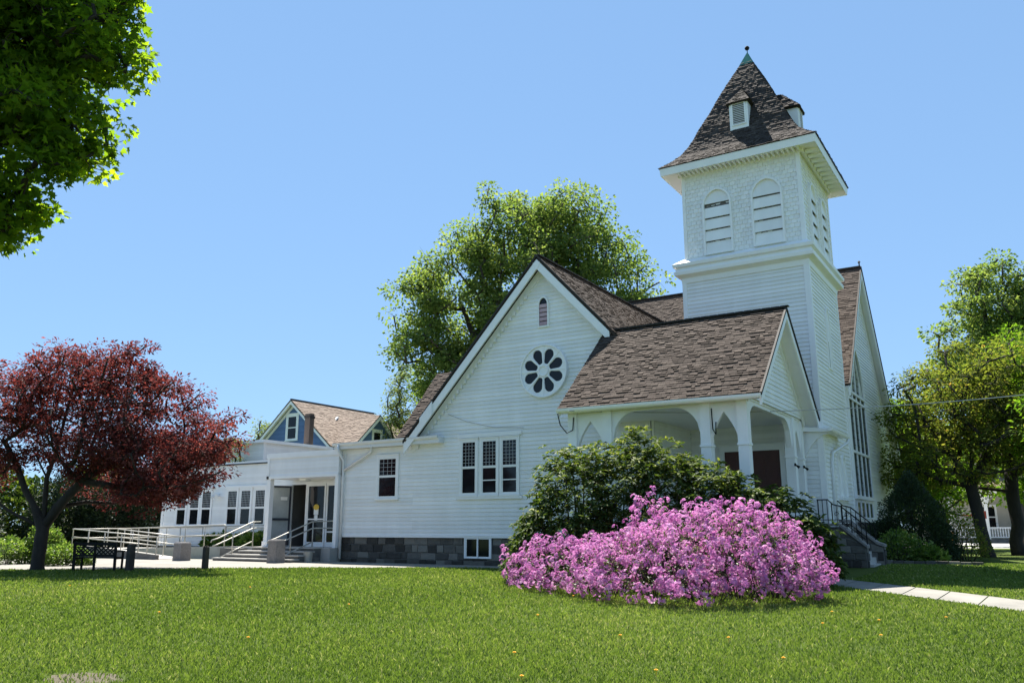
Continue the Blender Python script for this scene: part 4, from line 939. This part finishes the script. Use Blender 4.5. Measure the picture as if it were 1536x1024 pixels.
def leafmesh(name, P, D, size, m, parent=None, tmpl=LEAF, up=.5, rnd=None, sj=.35, rng=RNG):
    """leaves at points P, each lying along direction D (jittered) and turned partly to the sky"""
    n = len(P); V, T = tmpl
    D = D+rng.normal(0, .45, (n, 3)); D /= np.linalg.norm(D, axis=1)[:, None]+1e-9
    N = rng.normal(0, 1, (n, 3)); N[:, 2] += up*3; N -= D*(N*D).sum(1)[:, None]; N /= np.linalg.norm(N, axis=1)[:, None]+1e-9
    B = np.cross(N, D); s = size*(1+rng.uniform(-sj, sj, n))
    A = P[:, None, :]+s[:, None, None]*(V[None, :, 0, None]*D[:, None, :]+V[None, :, 1, None]*B[:, None, :]+V[None, :, 2, None]*N[:, None, :])
    TT = (T[None]+(np.arange(n)*len(V))[:, None, None]).reshape(-1, 3)
    r = rng.uniform(0, 1, n) if rnd is None else np.clip(rnd, 0, 1)
    return npmesh(name, A.reshape(-1, 3), TT, np.repeat(r, len(T)), m, parent)
def skeleton(base, fork, pts, rng, trunk_r, tip=.012, lean=.15, wob=.12, limbs=()):
    """woody frame: every tip joins the nearest earlier node, thickness follows what it carries"""
    nodes = [np.array(base, float)]; par = [-1]; nt_ = 5
    for k in range(1, nt_+1):
        t = k/nt_; p = np.array(base)*(1-t)+np.array(fork)*t; p[:2] += rng.normal(0, wob*.14, 2); nodes.append(p); par.append(len(nodes)-2)
    f = len(nodes)-1
    for lb in limbs:
        a = np.array(fork, float); last = f
        for q in lb:
            q = np.array(q, float); m_ = max(1, int(np.linalg.norm(q-a)/.7))
            for k in range(1, m_+1): nodes.append(a+(q-a)*k/m_+rng.normal(0, .05, 3)*(k < m_)); par.append(last); last = len(nodes)-1
            a = q
    order = np.argsort(np.linalg.norm(pts-np.array(fork), axis=1)); root = f
    for i in order:
        q = pts[i]; Nn = np.array(nodes[2:]); d = np.linalg.norm(Nn-q, axis=1); df = np.linalg.norm(Nn-np.array(fork), axis=1)
        pen = d+.28*df+np.where(Nn[:, 2] > q[2]+.3, (Nn[:, 2]-q[2])*.7, 0); j = int(pen.argmin())+2
        a = nodes[j]; L_ = np.linalg.norm(q-a); k = max(1, int(L_/1.1)); last = j
        for s in range(1, k+1):
            t = s/k; p = a*(1-t)+q*t; p = p+rng.normal(0, wob*min(1, L_*.25), 3)*(s < k); p[2] -= .10*L_*t*(1-t); nodes.append(p); par.append(last); last = len(nodes)-1
    n = len(nodes); w = np.zeros(n)
    kids = [[] for _ in range(n)]
    for i in range(1, n): kids[par[i]].append(i)
    for i in range(n-1, -1, -1): w[i] = max(1., sum(w[k] for k in kids[i]))
    r = tip+(trunk_r-tip)*(w/w[0])**.48; r[:2] *= 1.0; r[0] *= 1.35
    return nodes, par, r, kids
def wood(mb, nodes, par, r, kids, sides=6):
    for i in range(1, len(nodes)):
        if par[i] >= 0 and (i == 1 or kids[par[i]].index(i) == 0 and par[i] != 0): continue
        ch = [par[i], i]
        while kids[ch[-1]]: ch.append(kids[ch[-1]][0])
        rs = [min(r[ch[0]], r[ch[1]]*1.15)]+[r[k] for k in ch[1:]]; mb.tube([nodes[k] for k in ch], rs, sides if rs[0] < .12 else 10)
    ch = [0, 1]
    while kids[ch[-1]]: ch.append(kids[ch[-1]][0])
    mb.tube([nodes[k] for k in ch], [r[k] for k in ch], 12)
def blobpts(blobs, n, rng, inner=.35, floor=None):
    """points through a union of ellipsoids, thicker towards the outside"""
    b = np.array(blobs, float); vol = b[:, 3]*b[:, 4]*b[:, 5]; k = rng.choice(len(b), n, p=vol/vol.sum()); d = rng.normal(0, 1, (n, 3)); d /= np.linalg.norm(d, axis=1)[:, None]
    rad = (inner+(1-inner)*rng.uniform(0, 1, n)**.55); P = b[k, :3]+d*b[k, 3:6]*rad[:, None]
    if floor is not None: P = P[P[:, 2] > floor]
    return P
def tree(name, label, cat, base, fork_h, trunk_r, blobs, ncl, nleaf, lsize, spread, leaf, bark, tmpl=LEAF, group=None, seed=1, up=.5, inner=.35, wob=.15, lean=(0, 0), flat=.6, droop=0, limbs=(), twigs=3):
    rng = np.random.default_rng(seed); z0 = gz(base[0], base[1])
    t = empty(name, (base[0], base[1], z0), label, cat, group)
    C_ = blobpts(blobs, ncl, rng, inner); fork = (base[0]+lean[0], base[1]+lean[1], z0+fork_h)
    C_ = C_[C_[:, 2] > z0+fork_h*.6]
    nodes, par, r, kids = skeleton((base[0], base[1], z0-.15), fork, C_, rng, trunk_r, .012, .1, wob, limbs)
    mb = MB(); wood(mb, nodes, par, r, kids)
    for c in C_:
        for _ in range(twigs):
            d = rng.normal(0, 1, 3)*np.array([1, 1, flat]); d *= spread*rng.uniform(.9, 1.5)/np.linalg.norm(d); mb.tube([c, c+d*.5+rng.normal(0, .03, 3), c+d], [.010, .007, .004], 3, False)
    mb.build('trunk', M[bark], t, True)
    # twigs with leaves round every branch end
    n = ncl*nleaf; k = rng.integers(0, len(C_), n); off = rng.normal(0, 1, (n, 3)); ol = np.linalg.norm(off, axis=1)[:, None]; off = off/ol*np.minimum(ol, 1.15+.5*rng.uniform(0, 1, (n, 1)))*spread*np.array([1, 1, flat]); sc = rng.uniform(.6, 1.35, len(C_)); off *= sc[k][:, None]
    P = C_[k]+off; P[:, 2] -= droop*np.linalg.norm(off[:, :2], axis=1)
    D = off/(np.linalg.norm(off, axis=1)[:, None]+1e-6)+np.array([0, 0, -.25]); tone = rng.uniform(0, 1, len(C_))
    leafmesh('crown', P, D, lsize, M[leaf], t, tmpl, up, .65*rng.uniform(0, 1, n)+.35*tone[k], rng=rng)
    return t
def domepts(blobs, n, rng, depth=.3, lump=.18):
    """points on the outer skin of dome-shaped mounds (x, y, z0, r, h)"""
    b = np.array(blobs, float); area = b[:, 3]*(b[:, 3]+b[:, 4]); k = rng.choice(len(b), n, p=area/area.sum())
    d = rng.normal(0, 1, (n, 3)); d[:, 2] = np.abs(d[:, 2])*1.1-.5; d /= np.linalg.norm(d, axis=1)[:, None]
    ph = b[k, 0]*7; lum = 1+lump*np.sin(d[:, 0]*7+ph)*np.sin(d[:, 1]*6+ph*1.3)*np.cos(d[:, 2]*5)+.5*lump*np.sin(d[:, 0]*17+ph*2)*np.sin(d[:, 2]*15+d[:, 1]*13)
    rad = lum*(1-depth*rng.uniform(0, 1, n)**2)
    cz = b[k, 2]+.3*b[k, 4]; P = np.stack([b[k, 0]+d[:, 0]*b[k, 3]*rad, b[k, 1]+d[:, 1]*b[k, 3]*rad, cz+d[:, 2]*np.where(d[:, 2] > 0, .7, .5)*b[k, 4]*rad], 1)
    ok = np.ones(n, bool)
    for i in range(len(b)):
        q = P-np.array([b[i, 0], b[i, 1], b[i, 2]+.3*b[i, 4]]); e = (q[:, 0]/b[i, 3])**2+(q[:, 1]/b[i, 3])**2+(q[:, 2]/(.7*b[i, 4]))**2
        ok &= (e > .55) | (k == i)
    ok &= P[:, 2] > b[k, 2]+.03
    return P[ok], d[ok]
def stems(mb, blobs, rng, n=14, r=.02):
    for x, y, z0, R_, h in blobs:
        for _ in range(n):
            a = rng.uniform(0, 6.28); q = rng.uniform(.2, .85)*R_; p0 = np.array([x, y, z0-.05])+np.array([math.cos(a), math.sin(a), 0])*q*.25
            p1 = np.array([x+math.cos(a)*q, y+math.sin(a)*q, z0+h*rng.uniform(.5, .85)]); mid = (p0+p1)/2+rng.normal(0, .06, 3)
            mb.tube([p0, mid, p1], [r, r*.8, r*.4], 5)
def shrub(name, label, cat, blobs, n, size, leaf, tmpl=LEAF, group=None, seed=1, depth=.35, up=.4, lump=.2, bark='darkbark', out=.9):
    rng = np.random.default_rng(seed); b0_ = blobs[0]; t = empty(name, (b0_[0], b0_[1], b0_[2]), label, cat, group)
    P, d = domepts(blobs, n, rng, depth, lump); leafmesh('foliage', P, d*out+np.array([0, 0, .1]), size, M[leaf], t, tmpl, up, rng=rng)
    mb = MB(); stems(mb, blobs, rng, 10, .018); mb.build('stem', M[bark], t, True); return t

# ------------------------------------------------------------ trees
tree('big_tree', 'tall broad tree in fresh leaf rising behind the rose gable', 'tree', (-29.5, 49.5), 6.5, .55,
     [(-28.3, 48.2, 17.2, 5.0, 5.0, 6.6), (-33, 45.5, 17.0, 3.6, 3.6, 5.2), (-34.5, 44, 13.0, 2.6, 2.6, 3.2), (-23.6, 51, 16.5, 3.6, 3.6, 5.0), (-26, 50, 12, 4.5, 4.5, 3.5), (-32, 47, 11, 3.5, 3.5, 3), (-30.5, 47, 21.8, 2.8, 2.8, 3.3), (-25.7, 49, 21.7, 2.9, 2.9, 3.4), (-22.4, 51.5, 14.5, 2.8, 2.8, 3.2), (-28.2, 48.2, 22.6, 2.2, 2.2, 2.6), (-34.6, 43.6, 15.6, 2.4, 2.4, 2.8), (-33.6, 45, 11.8, 2.8, 2.6, 2.6)],
     720, 125, .225, .68, 'springleaf', 'bark', WIDE, 'trees around the church', 27, wob=.3, inner=.4, limbs=[[(-28.8, 49, 12), (-28, 48.3, 18), (-27.5, 48, 22)], [(-31, 47.5, 11), (-33, 45.8, 17)], [(-27, 50, 11), (-24, 51, 16)], [(-32, 46.5, 9.5), (-35, 44, 12.5)]])
tree('slender_tree', 'small pale green tree between the blue house and the church roof', 'tree', (-45.4, 56.5), 5, .22,
     [(-45, 56, 12.0, 2.3, 2.3, 3.4), (-43.3, 56.6, 10.5, 1.6, 1.6, 2.2), (-46.3, 55, 9.5, 1.4, 1.4, 1.8)], 120, 70, .22, .42, 'paleleaf', 'bark', LEAF, 'trees around the church', 4, wob=.25)
tree('slender_tree', 'tip of a pale tree showing left of the blue gable', 'tree', (-60.3, 54), 4, .2, [(-60.3, 54, 9.2, 1.6, 1.6, 2.6)], 50, 60, .2, .4, 'paleleaf', 'bark', LEAF, 'trees around the church', 5)
tree('red_maple', 'spreading dark red maple with forked trunk on the left lawn', 'tree', (-28.1, 15.7), 1.35, .21,
     [(-27.6, 16.2, 5.4, 3.4, 3.0, 2.2), (-25.2, 17.4, 4.7, 2.7, 2.4, 1.9), (-24.0, 17.6, 3.5, 2.0, 1.8, 1.2), (-29.8, 14.6, 5.2, 2.4, 2.2, 2.0), (-26.8, 16.5, 6.6, 2.0, 1.9, 1.25), (-29, 15.8, 6.5, 1.8, 1.7, 1.0), (-26.5, 18.5, 3.9, 2.6, 2.4, 1.4), (-23.0, 17.8, 4.5, 1.2, 1.2, .9), (-24.6, 17.0, 2.7, 1.5, 1.4, .6), (-26.3, 16.9, 3.2, 1.8, 1.6, .8), (-25.8, 18.6, 2.6, 1.9, 1.6, .8), (-27.9, 18.4, 3.0, 1.9, 1.6, 1.0), (-30.5, 14.4, 3.4, 1.6, 1.6, 1.0), (-23.2, 17.2, 3.0, .9, .9, .5)],
     520, 125, .13, .34, 'redleaf', 'darkbark', LEAF, 'trees around the church', 6, wob=.22, inner=.3, lean=(.1, -.05), flat=.5, up=.6, limbs=[[(-28.7, 15.3, 2.6), (-29.4, 14.8, 4.2)], [(-27.5, 16.0, 2.3), (-26.6, 16.6, 3.5), (-25.6, 17.1, 4.4)], [(-28.2, 15.7, 3.0), (-27.9, 15.9, 5.0)], [(-28.9, 15.0, 1.9), (-30.4, 14.2, 2.9)], [(-27.9, 16.4, 2.6), (-27.2, 17.6, 3.6)]])
tree('right_lawn_tree', 'leaning olive and copper leaved tree on the right lawn', 'tree', (-2.2, 42.2), 3.0, .25,
     [(-2.6, 43.0, 7.0, 2.6, 2.6, 2.6), (-4.4, 43.0, 6.0, 1.9, 1.9, 2.0), (-5.0, 43.2, 4.0, 1.5, 1.5, 1.5), (-.8, 43.0, 7.4, 2.4, 2.4, 2.2), (-3.2, 41.6, 4.2, 2.0, 1.8, 1.1), (-.6, 42, 5.0, 2.0, 2.0, 1.3)], 330, 85, .17, .42, 'oliveleaf', 'darkbark', LEAF, 'trees around the church', 7, wob=.25, lean=(-.35, .05), limbs=[[(-3.0, 42.3, 4.2), (-3.9, 42.7, 5.6), (-4.4, 43.0, 7.0)], [(-2.4, 42.4, 4.6), (-2.6, 42.6, 7)], [(-1.9, 42.5, 4.4), (-.9, 42.8, 6.5)], [(-3.6, 41.8, 3.4), (-5, 41.8, 4.2)]])
tree('right_lawn_tree', 'dark trunked tree at the right edge behind the leaning one', 'tree', (-1.1, 45.3), 3.6, .28,
     [(.6, 46, 7.4, 3.2, 3.2, 3.0), (1.8, 45, 5, 2.6, 2.6, 1.6), (-1.2, 46.5, 6.8, 2.2, 2.0, 2.0), (.9, 46, 9.4, 2.2, 2.2, 1.6), (-2.6, 46.8, 4.6, 1.8, 1.8, 1.4)], 300, 95, .18, .45, 'brightleaf', 'darkbark', LEAF, 'trees around the church', 8, wob=.3)
tree('right_lawn_tree', 'bright green low branches reaching in from the right edge', 'tree', (2.2, 39.5), 2.5, .22, [(.9, 39.3, 6.0, 1.6, 1.6, 1.7), (1.4, 39, 4.0, 1.5, 1.5, 1.2), (2.6, 39.5, 6, 2, 2, 2.2)], 110, 80, .17, .4, 'brightleaf', 'darkbark', LEAF, 'trees around the church', 9, wob=.25)
tree('tall_tree', 'wide mid green tree filling the right edge behind the trunks', 'tree', (2.5, 60), 4, .4,
     [(1.0, 60, 7.5, 3.4, 3.4, 3.6), (-1.5, 60.5, 5.0, 2.4, 2.4, 2.4), (3.5, 60, 9, 4, 4, 4)], 220, 90, .25, .6, 'brightleaf', 'bark', WIDE, 'trees around the church', 11, wob=.3)
tree('tall_tree', 'tallest light green tree at the far right above the others', 'tree', (-1.5, 70), 8, .5,
     [(-1.4, 69.7, 17.3, 3.0, 3.0, 3.9), (-4.0, 68.3, 13.6, 2.3, 2.3, 2.8), (1.6, 71, 15.5, 3.4, 3.4, 5), (-1, 70, 12.8, 4, 3.6, 4), (-4.0, 68.2, 9.6, 3.0, 2.8, 3)], 400, 120, .24, .62, 'springleaf', 'bark', WIDE, 'trees around the church', 10, wob=.35, inner=.4)
tree('backing_tree', 'rounded bright green tree right behind the nave gable', 'tree', (-6.9, 50.5), 2.2, .25,
     [(-6.4, 50, 4.4, 2.4, 2.2, 2.6), (-5.2, 51, 3.2, 2.2, 2, 2.0), (-7.5, 51.5, 6.6, 2.2, 2.2, 2.2)], 230, 85, .19, .42, 'brightleaf', 'darkbark', LEAF, 'trees around the church', 12, wob=.2)
tree('backing_tree', 'bushy olive tree filling the gap beyond the nave eave', 'tree', (-5.6, 56), 3, .25,
     [(-5.9, 56, 6.6, 2.6, 2.6, 3.0), (-4.2, 56.5, 4.8, 2.4, 2.4, 2.2)], 190, 85, .2, .45, 'oliveleaf', 'darkbark', LEAF, 'trees around the church', 13, wob=.2)
tree('golden_shrub_tree', 'narrow golden green tree between the red maple and the wing roof', 'tree', (-37.6, 30.9), 1.5, .12, [(-37.5, 30.8, 5.2, .85, .85, 1.5), (-37.6, 30.9, 3.2, 1, 1, 1.6)], 90, 90, .10, .25, 'oliveleaf', 'darkbark', LEAF, 'trees around the church', 14)
tree('large_maple', 'large green maple overhanging from the upper left corner', 'tree', (-15.6, 3.2), 3.4, .31,
     [(-13.2, 5.3, 8.6, 2.0, 2.0, 2.0), (-12.0, 6.05, 9.0, 1.35, 1.2, 1.5), (-12.1, 6.0, 7.3, 1.15, 1.1, .9), (-12.9, 5.5, 6.4, .95, .95, .9), (-14.5, 4.2, 7.5, 2.4, 2.2, 2.6), (-12.9, 5.6, 10.4, 2.2, 2, 1.5), (-11.5, 6.4, 9.2, .8, .7, 1.0), (-13.2, 5.3, 5.5, .7, .7, .5), (-12.7, 5.7, 6.0, .9, .8, .5), (-12.1, 6.1, 6.6, .75, .7, .55), (-12.9, 5.5, 5.6, .6, .6, .4), (-16, 3, 9, 2.5, 2.5, 2.5)],
     1250, 66, .108, .24, 'maple', 'darkbark', MAPLE, 'trees around the church', 15, wob=.15, inner=.25, up=.45, flat=.7)
for x, y, r_, h_, lab in ((-50.5, 24.5, 3.2, 5.0, 'big leafy bush closing the far left edge of the view'), (-46.5, 19.5, 2.4, 3.6, 'leafy bush at the far left edge in front of the bigger one'), (-52, 33, 3, 5.5, 'tall bush behind the pale shed at the far left')):
    shrub('leafy_bush', lab, 'shrub', [(x, y, 0, r_, h_), (x+r_*.7, y+r_*.5, 0, r_*.7, h_*.8)], 12000, .24, 'rhodo', WIDE, 'bushes at the far left', int(abs(x)*7), .5, .35)  # dark rhododendron leaf colour puts the bushes' shade into the foliage
# dark evergreens behind the red maple
for x, y, r_, h_, lab in ((-44.9, 26.4, 1.9, 4.2, 'dark evergreen mass behind the ramp landing and the bench'), (-43.2, 27.6, 1.6, 3.8, 'dark evergreen bush beyond the far end of the ramp rails'), (-41.6, 29.0, 1.5, 4.0, 'dark evergreen bush tight against the left end of the entrance wing'), (-44.5, 20.5, 1.9, 3.4, 'dark evergreen bush at the far left behind the maple trunk')):
    shrub('evergreen_bush', lab, 'shrub', [(x, y, gz(x, y), r_, h_)], 15000, .17, 'darkleaf', LEAF, 'evergreens behind the red maple', int(abs(x)*10), .5, .3)
for x, y, r_, h_, lab in ((-37.5, 15.2, 1.2, 1.6, 'leafy green shrub left of the maple trunk at the picture edge'), (-34.2, 17.9, .9, 1.0, 'low bright shrub left of the maple trunk by the walk'), (-33.6, 18.9, .6, 1.5, 'round green shrub just right of the maple trunk'), (-31.0, 18.2, .85, .75, 'low spreading green shrub between the maple trunk and the bench')):
    shrub('garden_shrub', lab, 'shrub', [(x, y, gz(x, y), r_, h_), (x+.5*r_, y+.3, gz(x, y), r_*.7, h_*.75)], 3600, .11, 'shrubleaf', WIDE, 'shrubs along the left walk', int(abs(x)*13), .5, .5)
# plants along the entrance wing
for k, x in enumerate((-34.3, -33.4, -32.5, -31.7, -30.9, -30.2)):
    shrub('border_plant', 'broad leaved green plant below the wing windows behind the rail', 'plant', [(x, 26.95 if x > -31 else 27.45, .5 if x > -31.2 else .45, .42, .55+.1*(k % 2))], 500, .17, 'shrubleaf', WIDE, 'plants along the entrance wing', 40+k, .5, .3)
# ------------------------------------------------------------ shrubs at the porch
rh = [(-11.1, 19.9, -.05, 1.15, 2.3), (-10.6, 20.4, -.05, 1.4, 3.6), (-9.6, 21.0, -.05, 1.4, 3.75), (-8.6, 21.3, -.05, 1.35, 3.65), (-7.6, 21.6, -.05, 1.3, 3.2), (-6.7, 21.8, -.02, 1.15, 2.8), (-5.7, 22.0, 0, 1.05, 2.35), (-5.0, 21.9, 0, .7, 1.7), (-11.4, 19.5, -.05, .8, 1.4)]
rhob = empty('rhododendron', (-9, 21, gz(-9, 21)), 'large dark glossy rhododendron bush in front of the porch', 'shrub')
rng = np.random.default_rng(21); P, d = domepts(rh, 8600, rng, .32, .24)
sprig = np.array([[-9.2+rng.normal(0, .16), 21.35+rng.normal(0, .16), rng.uniform(3.6, 4.1)] for _ in range(26)]); P = np.concatenate([P, sprig]); d = np.concatenate([d, np.tile([0, 0, 1.], (26, 1))])
# whorls: seven leaves round each shoot tip
nW = 8; Pw = np.repeat(P, nW, 0); dw = np.repeat(d, nW, 0); a = np.tile(np.arange(nW)*2*math.pi/nW, len(P))+np.repeat(rng.uniform(0, 6, len(P)), nW)
ax = dw*.6+np.array([0, 0, .8]); ax /= np.linalg.norm(ax, axis=1)[:, None]; e1 = np.cross(ax, np.array([.3, .8, .1])); e1 /= np.linalg.norm(e1, axis=1)[:, None]; e2 = np.cross(ax, e1)
dl = e1*np.cos(a)[:, None]+e2*np.sin(a)[:, None]+ax*rng.uniform(-.35, .45, (len(a), 1))
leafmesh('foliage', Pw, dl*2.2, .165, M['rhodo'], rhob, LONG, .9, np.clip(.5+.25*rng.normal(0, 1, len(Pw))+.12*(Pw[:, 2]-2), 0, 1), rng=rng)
mb = MB(); stems(mb, rh, rng, 9, .03); mb.build('stem', M['darkbark'], rhob, True)
az = [(-10.8, 18.7, -.1, .9, 1.15), (-10.0, 18.3, -.1, 1.05, 1.25), (-9.0, 17.8, -.12, 1.15, 1.1), (-8.0, 17.3, -.12, 1.3, 1.2), (-7.0, 17.0, -.12, 1.5, 1.55), (-6.1, 17.2, -.12, 1.5, 1.8), (-5.6, 17.9, -.12, 1.35, 1.95), (-5.3, 18.6, -.1, 1.15, 1.85), (-5.0, 18.4, -.1, 1.0, 1.25), (-5.05, 19.2, -.1, .7, 1.6), (-7.85, 18.6, -.1, .5, 2.2), (-7.3, 18.3, -.1, .6, 1.9)]
azo = empty('azalea', (-7, 18, gz(-7, 18)), 'sprawling azalea in full pink purple bloom at the lawn edge', 'shrub')
rng = np.random.default_rng(22); P, d = domepts(az, 5200, rng, .25, .44)
gap = np.sin(P[:, 0]*5.1+P[:, 2]*3)*np.sin(P[:, 1]*4.3-P[:, 2]*5+1)+.6*np.sin(P[:, 0]*11+2)*np.sin(P[:, 2]*12+P[:, 1]*7); ok_ = gap > -.62+.5*rng.uniform(-1, 1, len(P))*.6; P, d = P[ok_], d[ok_]
keep = rng.uniform(0, 1, len(P)) < np.clip(.62+.5*(P[:, 2]+.1)/.9, .6, 1); P, d = P[keep], d[keep]
nF = 13; df = np.repeat(d, nF, 0); cr = np.repeat(rng.uniform(.045, .10, len(P)), nF)
hd = rng.normal(0, 1, df.shape)+df*1.1; hd /= np.linalg.norm(hd, axis=1)[:, None]; Pf = np.repeat(P, nF, 0)+hd*cr[:, None]; df = hd
cl = np.repeat(rng.uniform(0, 1, len(P)), nF)
# flowers: petals spread across the outward direction
V, T = FLOWER; n = len(Pf); N_ = df+rng.normal(0, .35, df.shape)+np.array([0, 0, .2]); N_ /= np.linalg.norm(N_, axis=1)[:, None]; e1 = np.cross(N_, rng.normal(0, 1, df.shape)); e1 /= np.linalg.norm(e1, axis=1)[:, None]; e2 = np.cross(N_, e1); s = .031*rng.uniform(.75, 1.25, n)
A_ = Pf[:, None]+s[:, None, None]*(V[None, :, 0, None]*e1[:, None]+V[None, :, 1, None]*e2[:, None]+V[None, :, 2, None]*N_[:, None]); TT = (T[None]+(np.arange(n)*len(V))[:, None, None]).reshape(-1, 3)
bl = npmesh('blossom', A_.reshape(-1, 3), TT, np.repeat(np.clip(.5*cl+.5*rng.uniform(0, 1, n), 0, 1), len(T)), M['petal'], azo)
P, d = domepts(az, 30000, rng, .4, .38); leafmesh('foliage', P-d*.09, d, .055, M['azleaf'], azo, LEAF, .5, rng=rng)
mb = MB(); stems(mb, az, rng, 12, .014); mb.build('stem', M['darkbark'], azo, True)
# yew and low plants by the porch steps
shrub('yew', 'dark cone shaped yew by the tall east window', 'shrub', [(-4.3, 35.7, .1, 1.55, 1.8), (-4.3, 35.7, .3, 1.2, 2.6), (-4.28, 35.75, .6, .8, 2.7), (-4.27, 35.75, 1.5, .42, 2.05), (-5.4, 35.0, .1, .7, 1.5)], 60000, .075, 'yew', LEAF, None, 31, .3, .2, .10)
shrub('pale_shrub', 'light green leafy shrub in front of the dark yew', 'shrub', [(-4.55, 33.3, .12, .75, 1.15), (-3.9, 33.4, .12, .6, .85)], 2600, .10, 'shrubleaf', WIDE, None, 32, .5, .5)
shrub('hosta', 'low broad leaved plant at the foot of the yew', 'plant', [(-3.5, 33.2, .1, .5, .5)], 420, .2, 'shrubleaf', WIDE, None, 33, .5, .4)
shrub('deutzia_shrub', 'loose green shrub to the right of the dark yew', 'shrub', [(-3.0, 37.2, .15, 1.0, 1.9), (-2.6, 36.8, .15, .7, 1.2)], 4200, .10, 'oliveleaf', LEAF, None, 34, .5, .4)
m = MB()
for k in range(9): m.box(-4.9+.34*k+.01, -4.9+.34*k+.32, 31.9+random.uniform(-.03, .03), 32.15, -.05, gz(-4, 32)+.1+random.uniform(0, .04))
tag(m.build('stone_edging', M['stone']), 'row of low grey edging stones by the planting bed', 'edging')

# ------------------------------------------------------------ grass and dandelions
def grass(n, rng):
    a = R(32)+rng.uniform(-R(64), R(64), n); u = rng.uniform(0, 1, n); d0, d1 = 2.6, 34.
    d = (d0**.35+u*(d1**.35-d0**.35))**(1/.35)
    x, y = -np.sin(a)*d, np.cos(a)*d
    ok = ~inside(FR+BK[::-1], x, y) & ~inside(WALK2, x, y) & ~((y > 26.1) & (x < -10.9)) & ~((x > -12.6) & (x < -4.6) & (y > 23)) & ~((y > 31.8) & (x < -1.9)) & ~((y > 24.5) & (x < -12))
    soil = (((x+9.2)/.5)**2+((y-5.82)/.36)**2 < 1+.25*np.sin(x*9)+.25*np.sin(y*13+x*5)) & (rng.uniform(0, 1, n) < .7)
    ok &= ~soil
    x, y, d = x[ok], y[ok], d[ok]; n = len(x); z = npz(x, y)
    cl = .5+.5*np.sin(x*1.3+2*np.sin(y*.7))*np.sin(y*1.7+1.5*np.sin(x*.9)); cl2 = .5+.5*np.sin(x*.45+1.1)*np.sin(y*.38+.5*np.sin(x*.3))
    h = (.029+.024*cl*rng.uniform(.4, 1.2, n)+.02*rng.uniform(0, 1, n)**4)*(1+.012*d); w = .0042*np.maximum(1, d/6.5)
    b = rng.uniform(0, 2*math.pi, n); lean = rng.uniform(.1, .9, n)*h; la = rng.uniform(0, 2*math.pi, n)
    V = np.empty((n, 4, 3)); dx, dy = np.cos(b)*w, np.sin(b)*w; lx, ly = np.cos(la)*lean, np.sin(la)*lean
    V[:, 0] = np.stack([x-dx, y-dy, z-.01], 1); V[:, 1] = np.stack([x+dx, y+dy, z-.01], 1)
    V[:, 2] = np.stack([x+dx*.8+lx*.35, y+dy*.8+ly*.35, z+h*.6], 1); V[:, 3] = np.stack([x+lx, y+ly, z+h], 1)
    T = (np.array([[0, 1, 2], [0, 2, 3]])[None]+(np.arange(n)*4)[:, None, None]).reshape(-1, 3)
    r = np.clip(.50+.20*rng.normal(0, 1, n)+.18*(cl-.5)+.32*(cl2-.5), 0, .97); r[rng.uniform(0, 1, n) < .02] = 1
    return npmesh('grass', V.reshape(-1, 3), T, np.repeat(r, 2), M['blade'])
tag(grass(860000, np.random.default_rng(5)), 'short mown green lawn grass in front of the church', 'grass', None, 'stuff')
mb = MB(); ring = [(-9.2+.5*math.cos(a)*random.uniform(.8, 1.1), 5.82+.36*math.sin(a)*random.uniform(.8, 1.1)) for a in [2*math.pi*k/22 for k in range(22)]]
mb.hexa([(x, y, gz(x, y)-.03) for x, y in ring], [(x, y, gz(x, y)+.004) for x, y in ring]); struct(mb, 'bare_soil', M['mulch'])
fl0 = None
for k, (x, y) in enumerate([(-5.9, 9.5), (-7.6, 13), (-4.0, 12.2), (-3.2, 14.5), (-5.4, 11.6), (-9.8, 8.6), (-2.2, 13.6), (-3.4, 16.2), (-2.5, 15.4), (-11.5, 12.5), (-3.9, 9.3), (-1.6, 16.4), (-8.6, 16.2), (-16, 14), (-13.5, 9.8), (-5.0, 8.2), (-2.9, 10.9), (-20, 12)]):
    if fl0 is None:
        m = MB()
        for j in range(22):
            a = j*2.4; q = .022*math.sqrt(j/22); m.face([(q*math.cos(a)+.009*math.cos(t), q*math.sin(a)+.009*math.sin(t), .065+.012*(1-j/22)+.004*math.cos(t-a)) for t in (0, 1.57, 3.14, 4.71)])
        m.tube([(0, 0, -.02), (0, 0, .066)], .003, 5); o = fl0 = m.build('dandelion', M['dandelion'])
    else: o = fl0.copy(); S.collection.objects.link(o)
    o.location = (x, y, gz(x, y)); tag(o, 'tiny yellow dandelion flower in the lawn', 'flower', 'dandelions in the lawn')
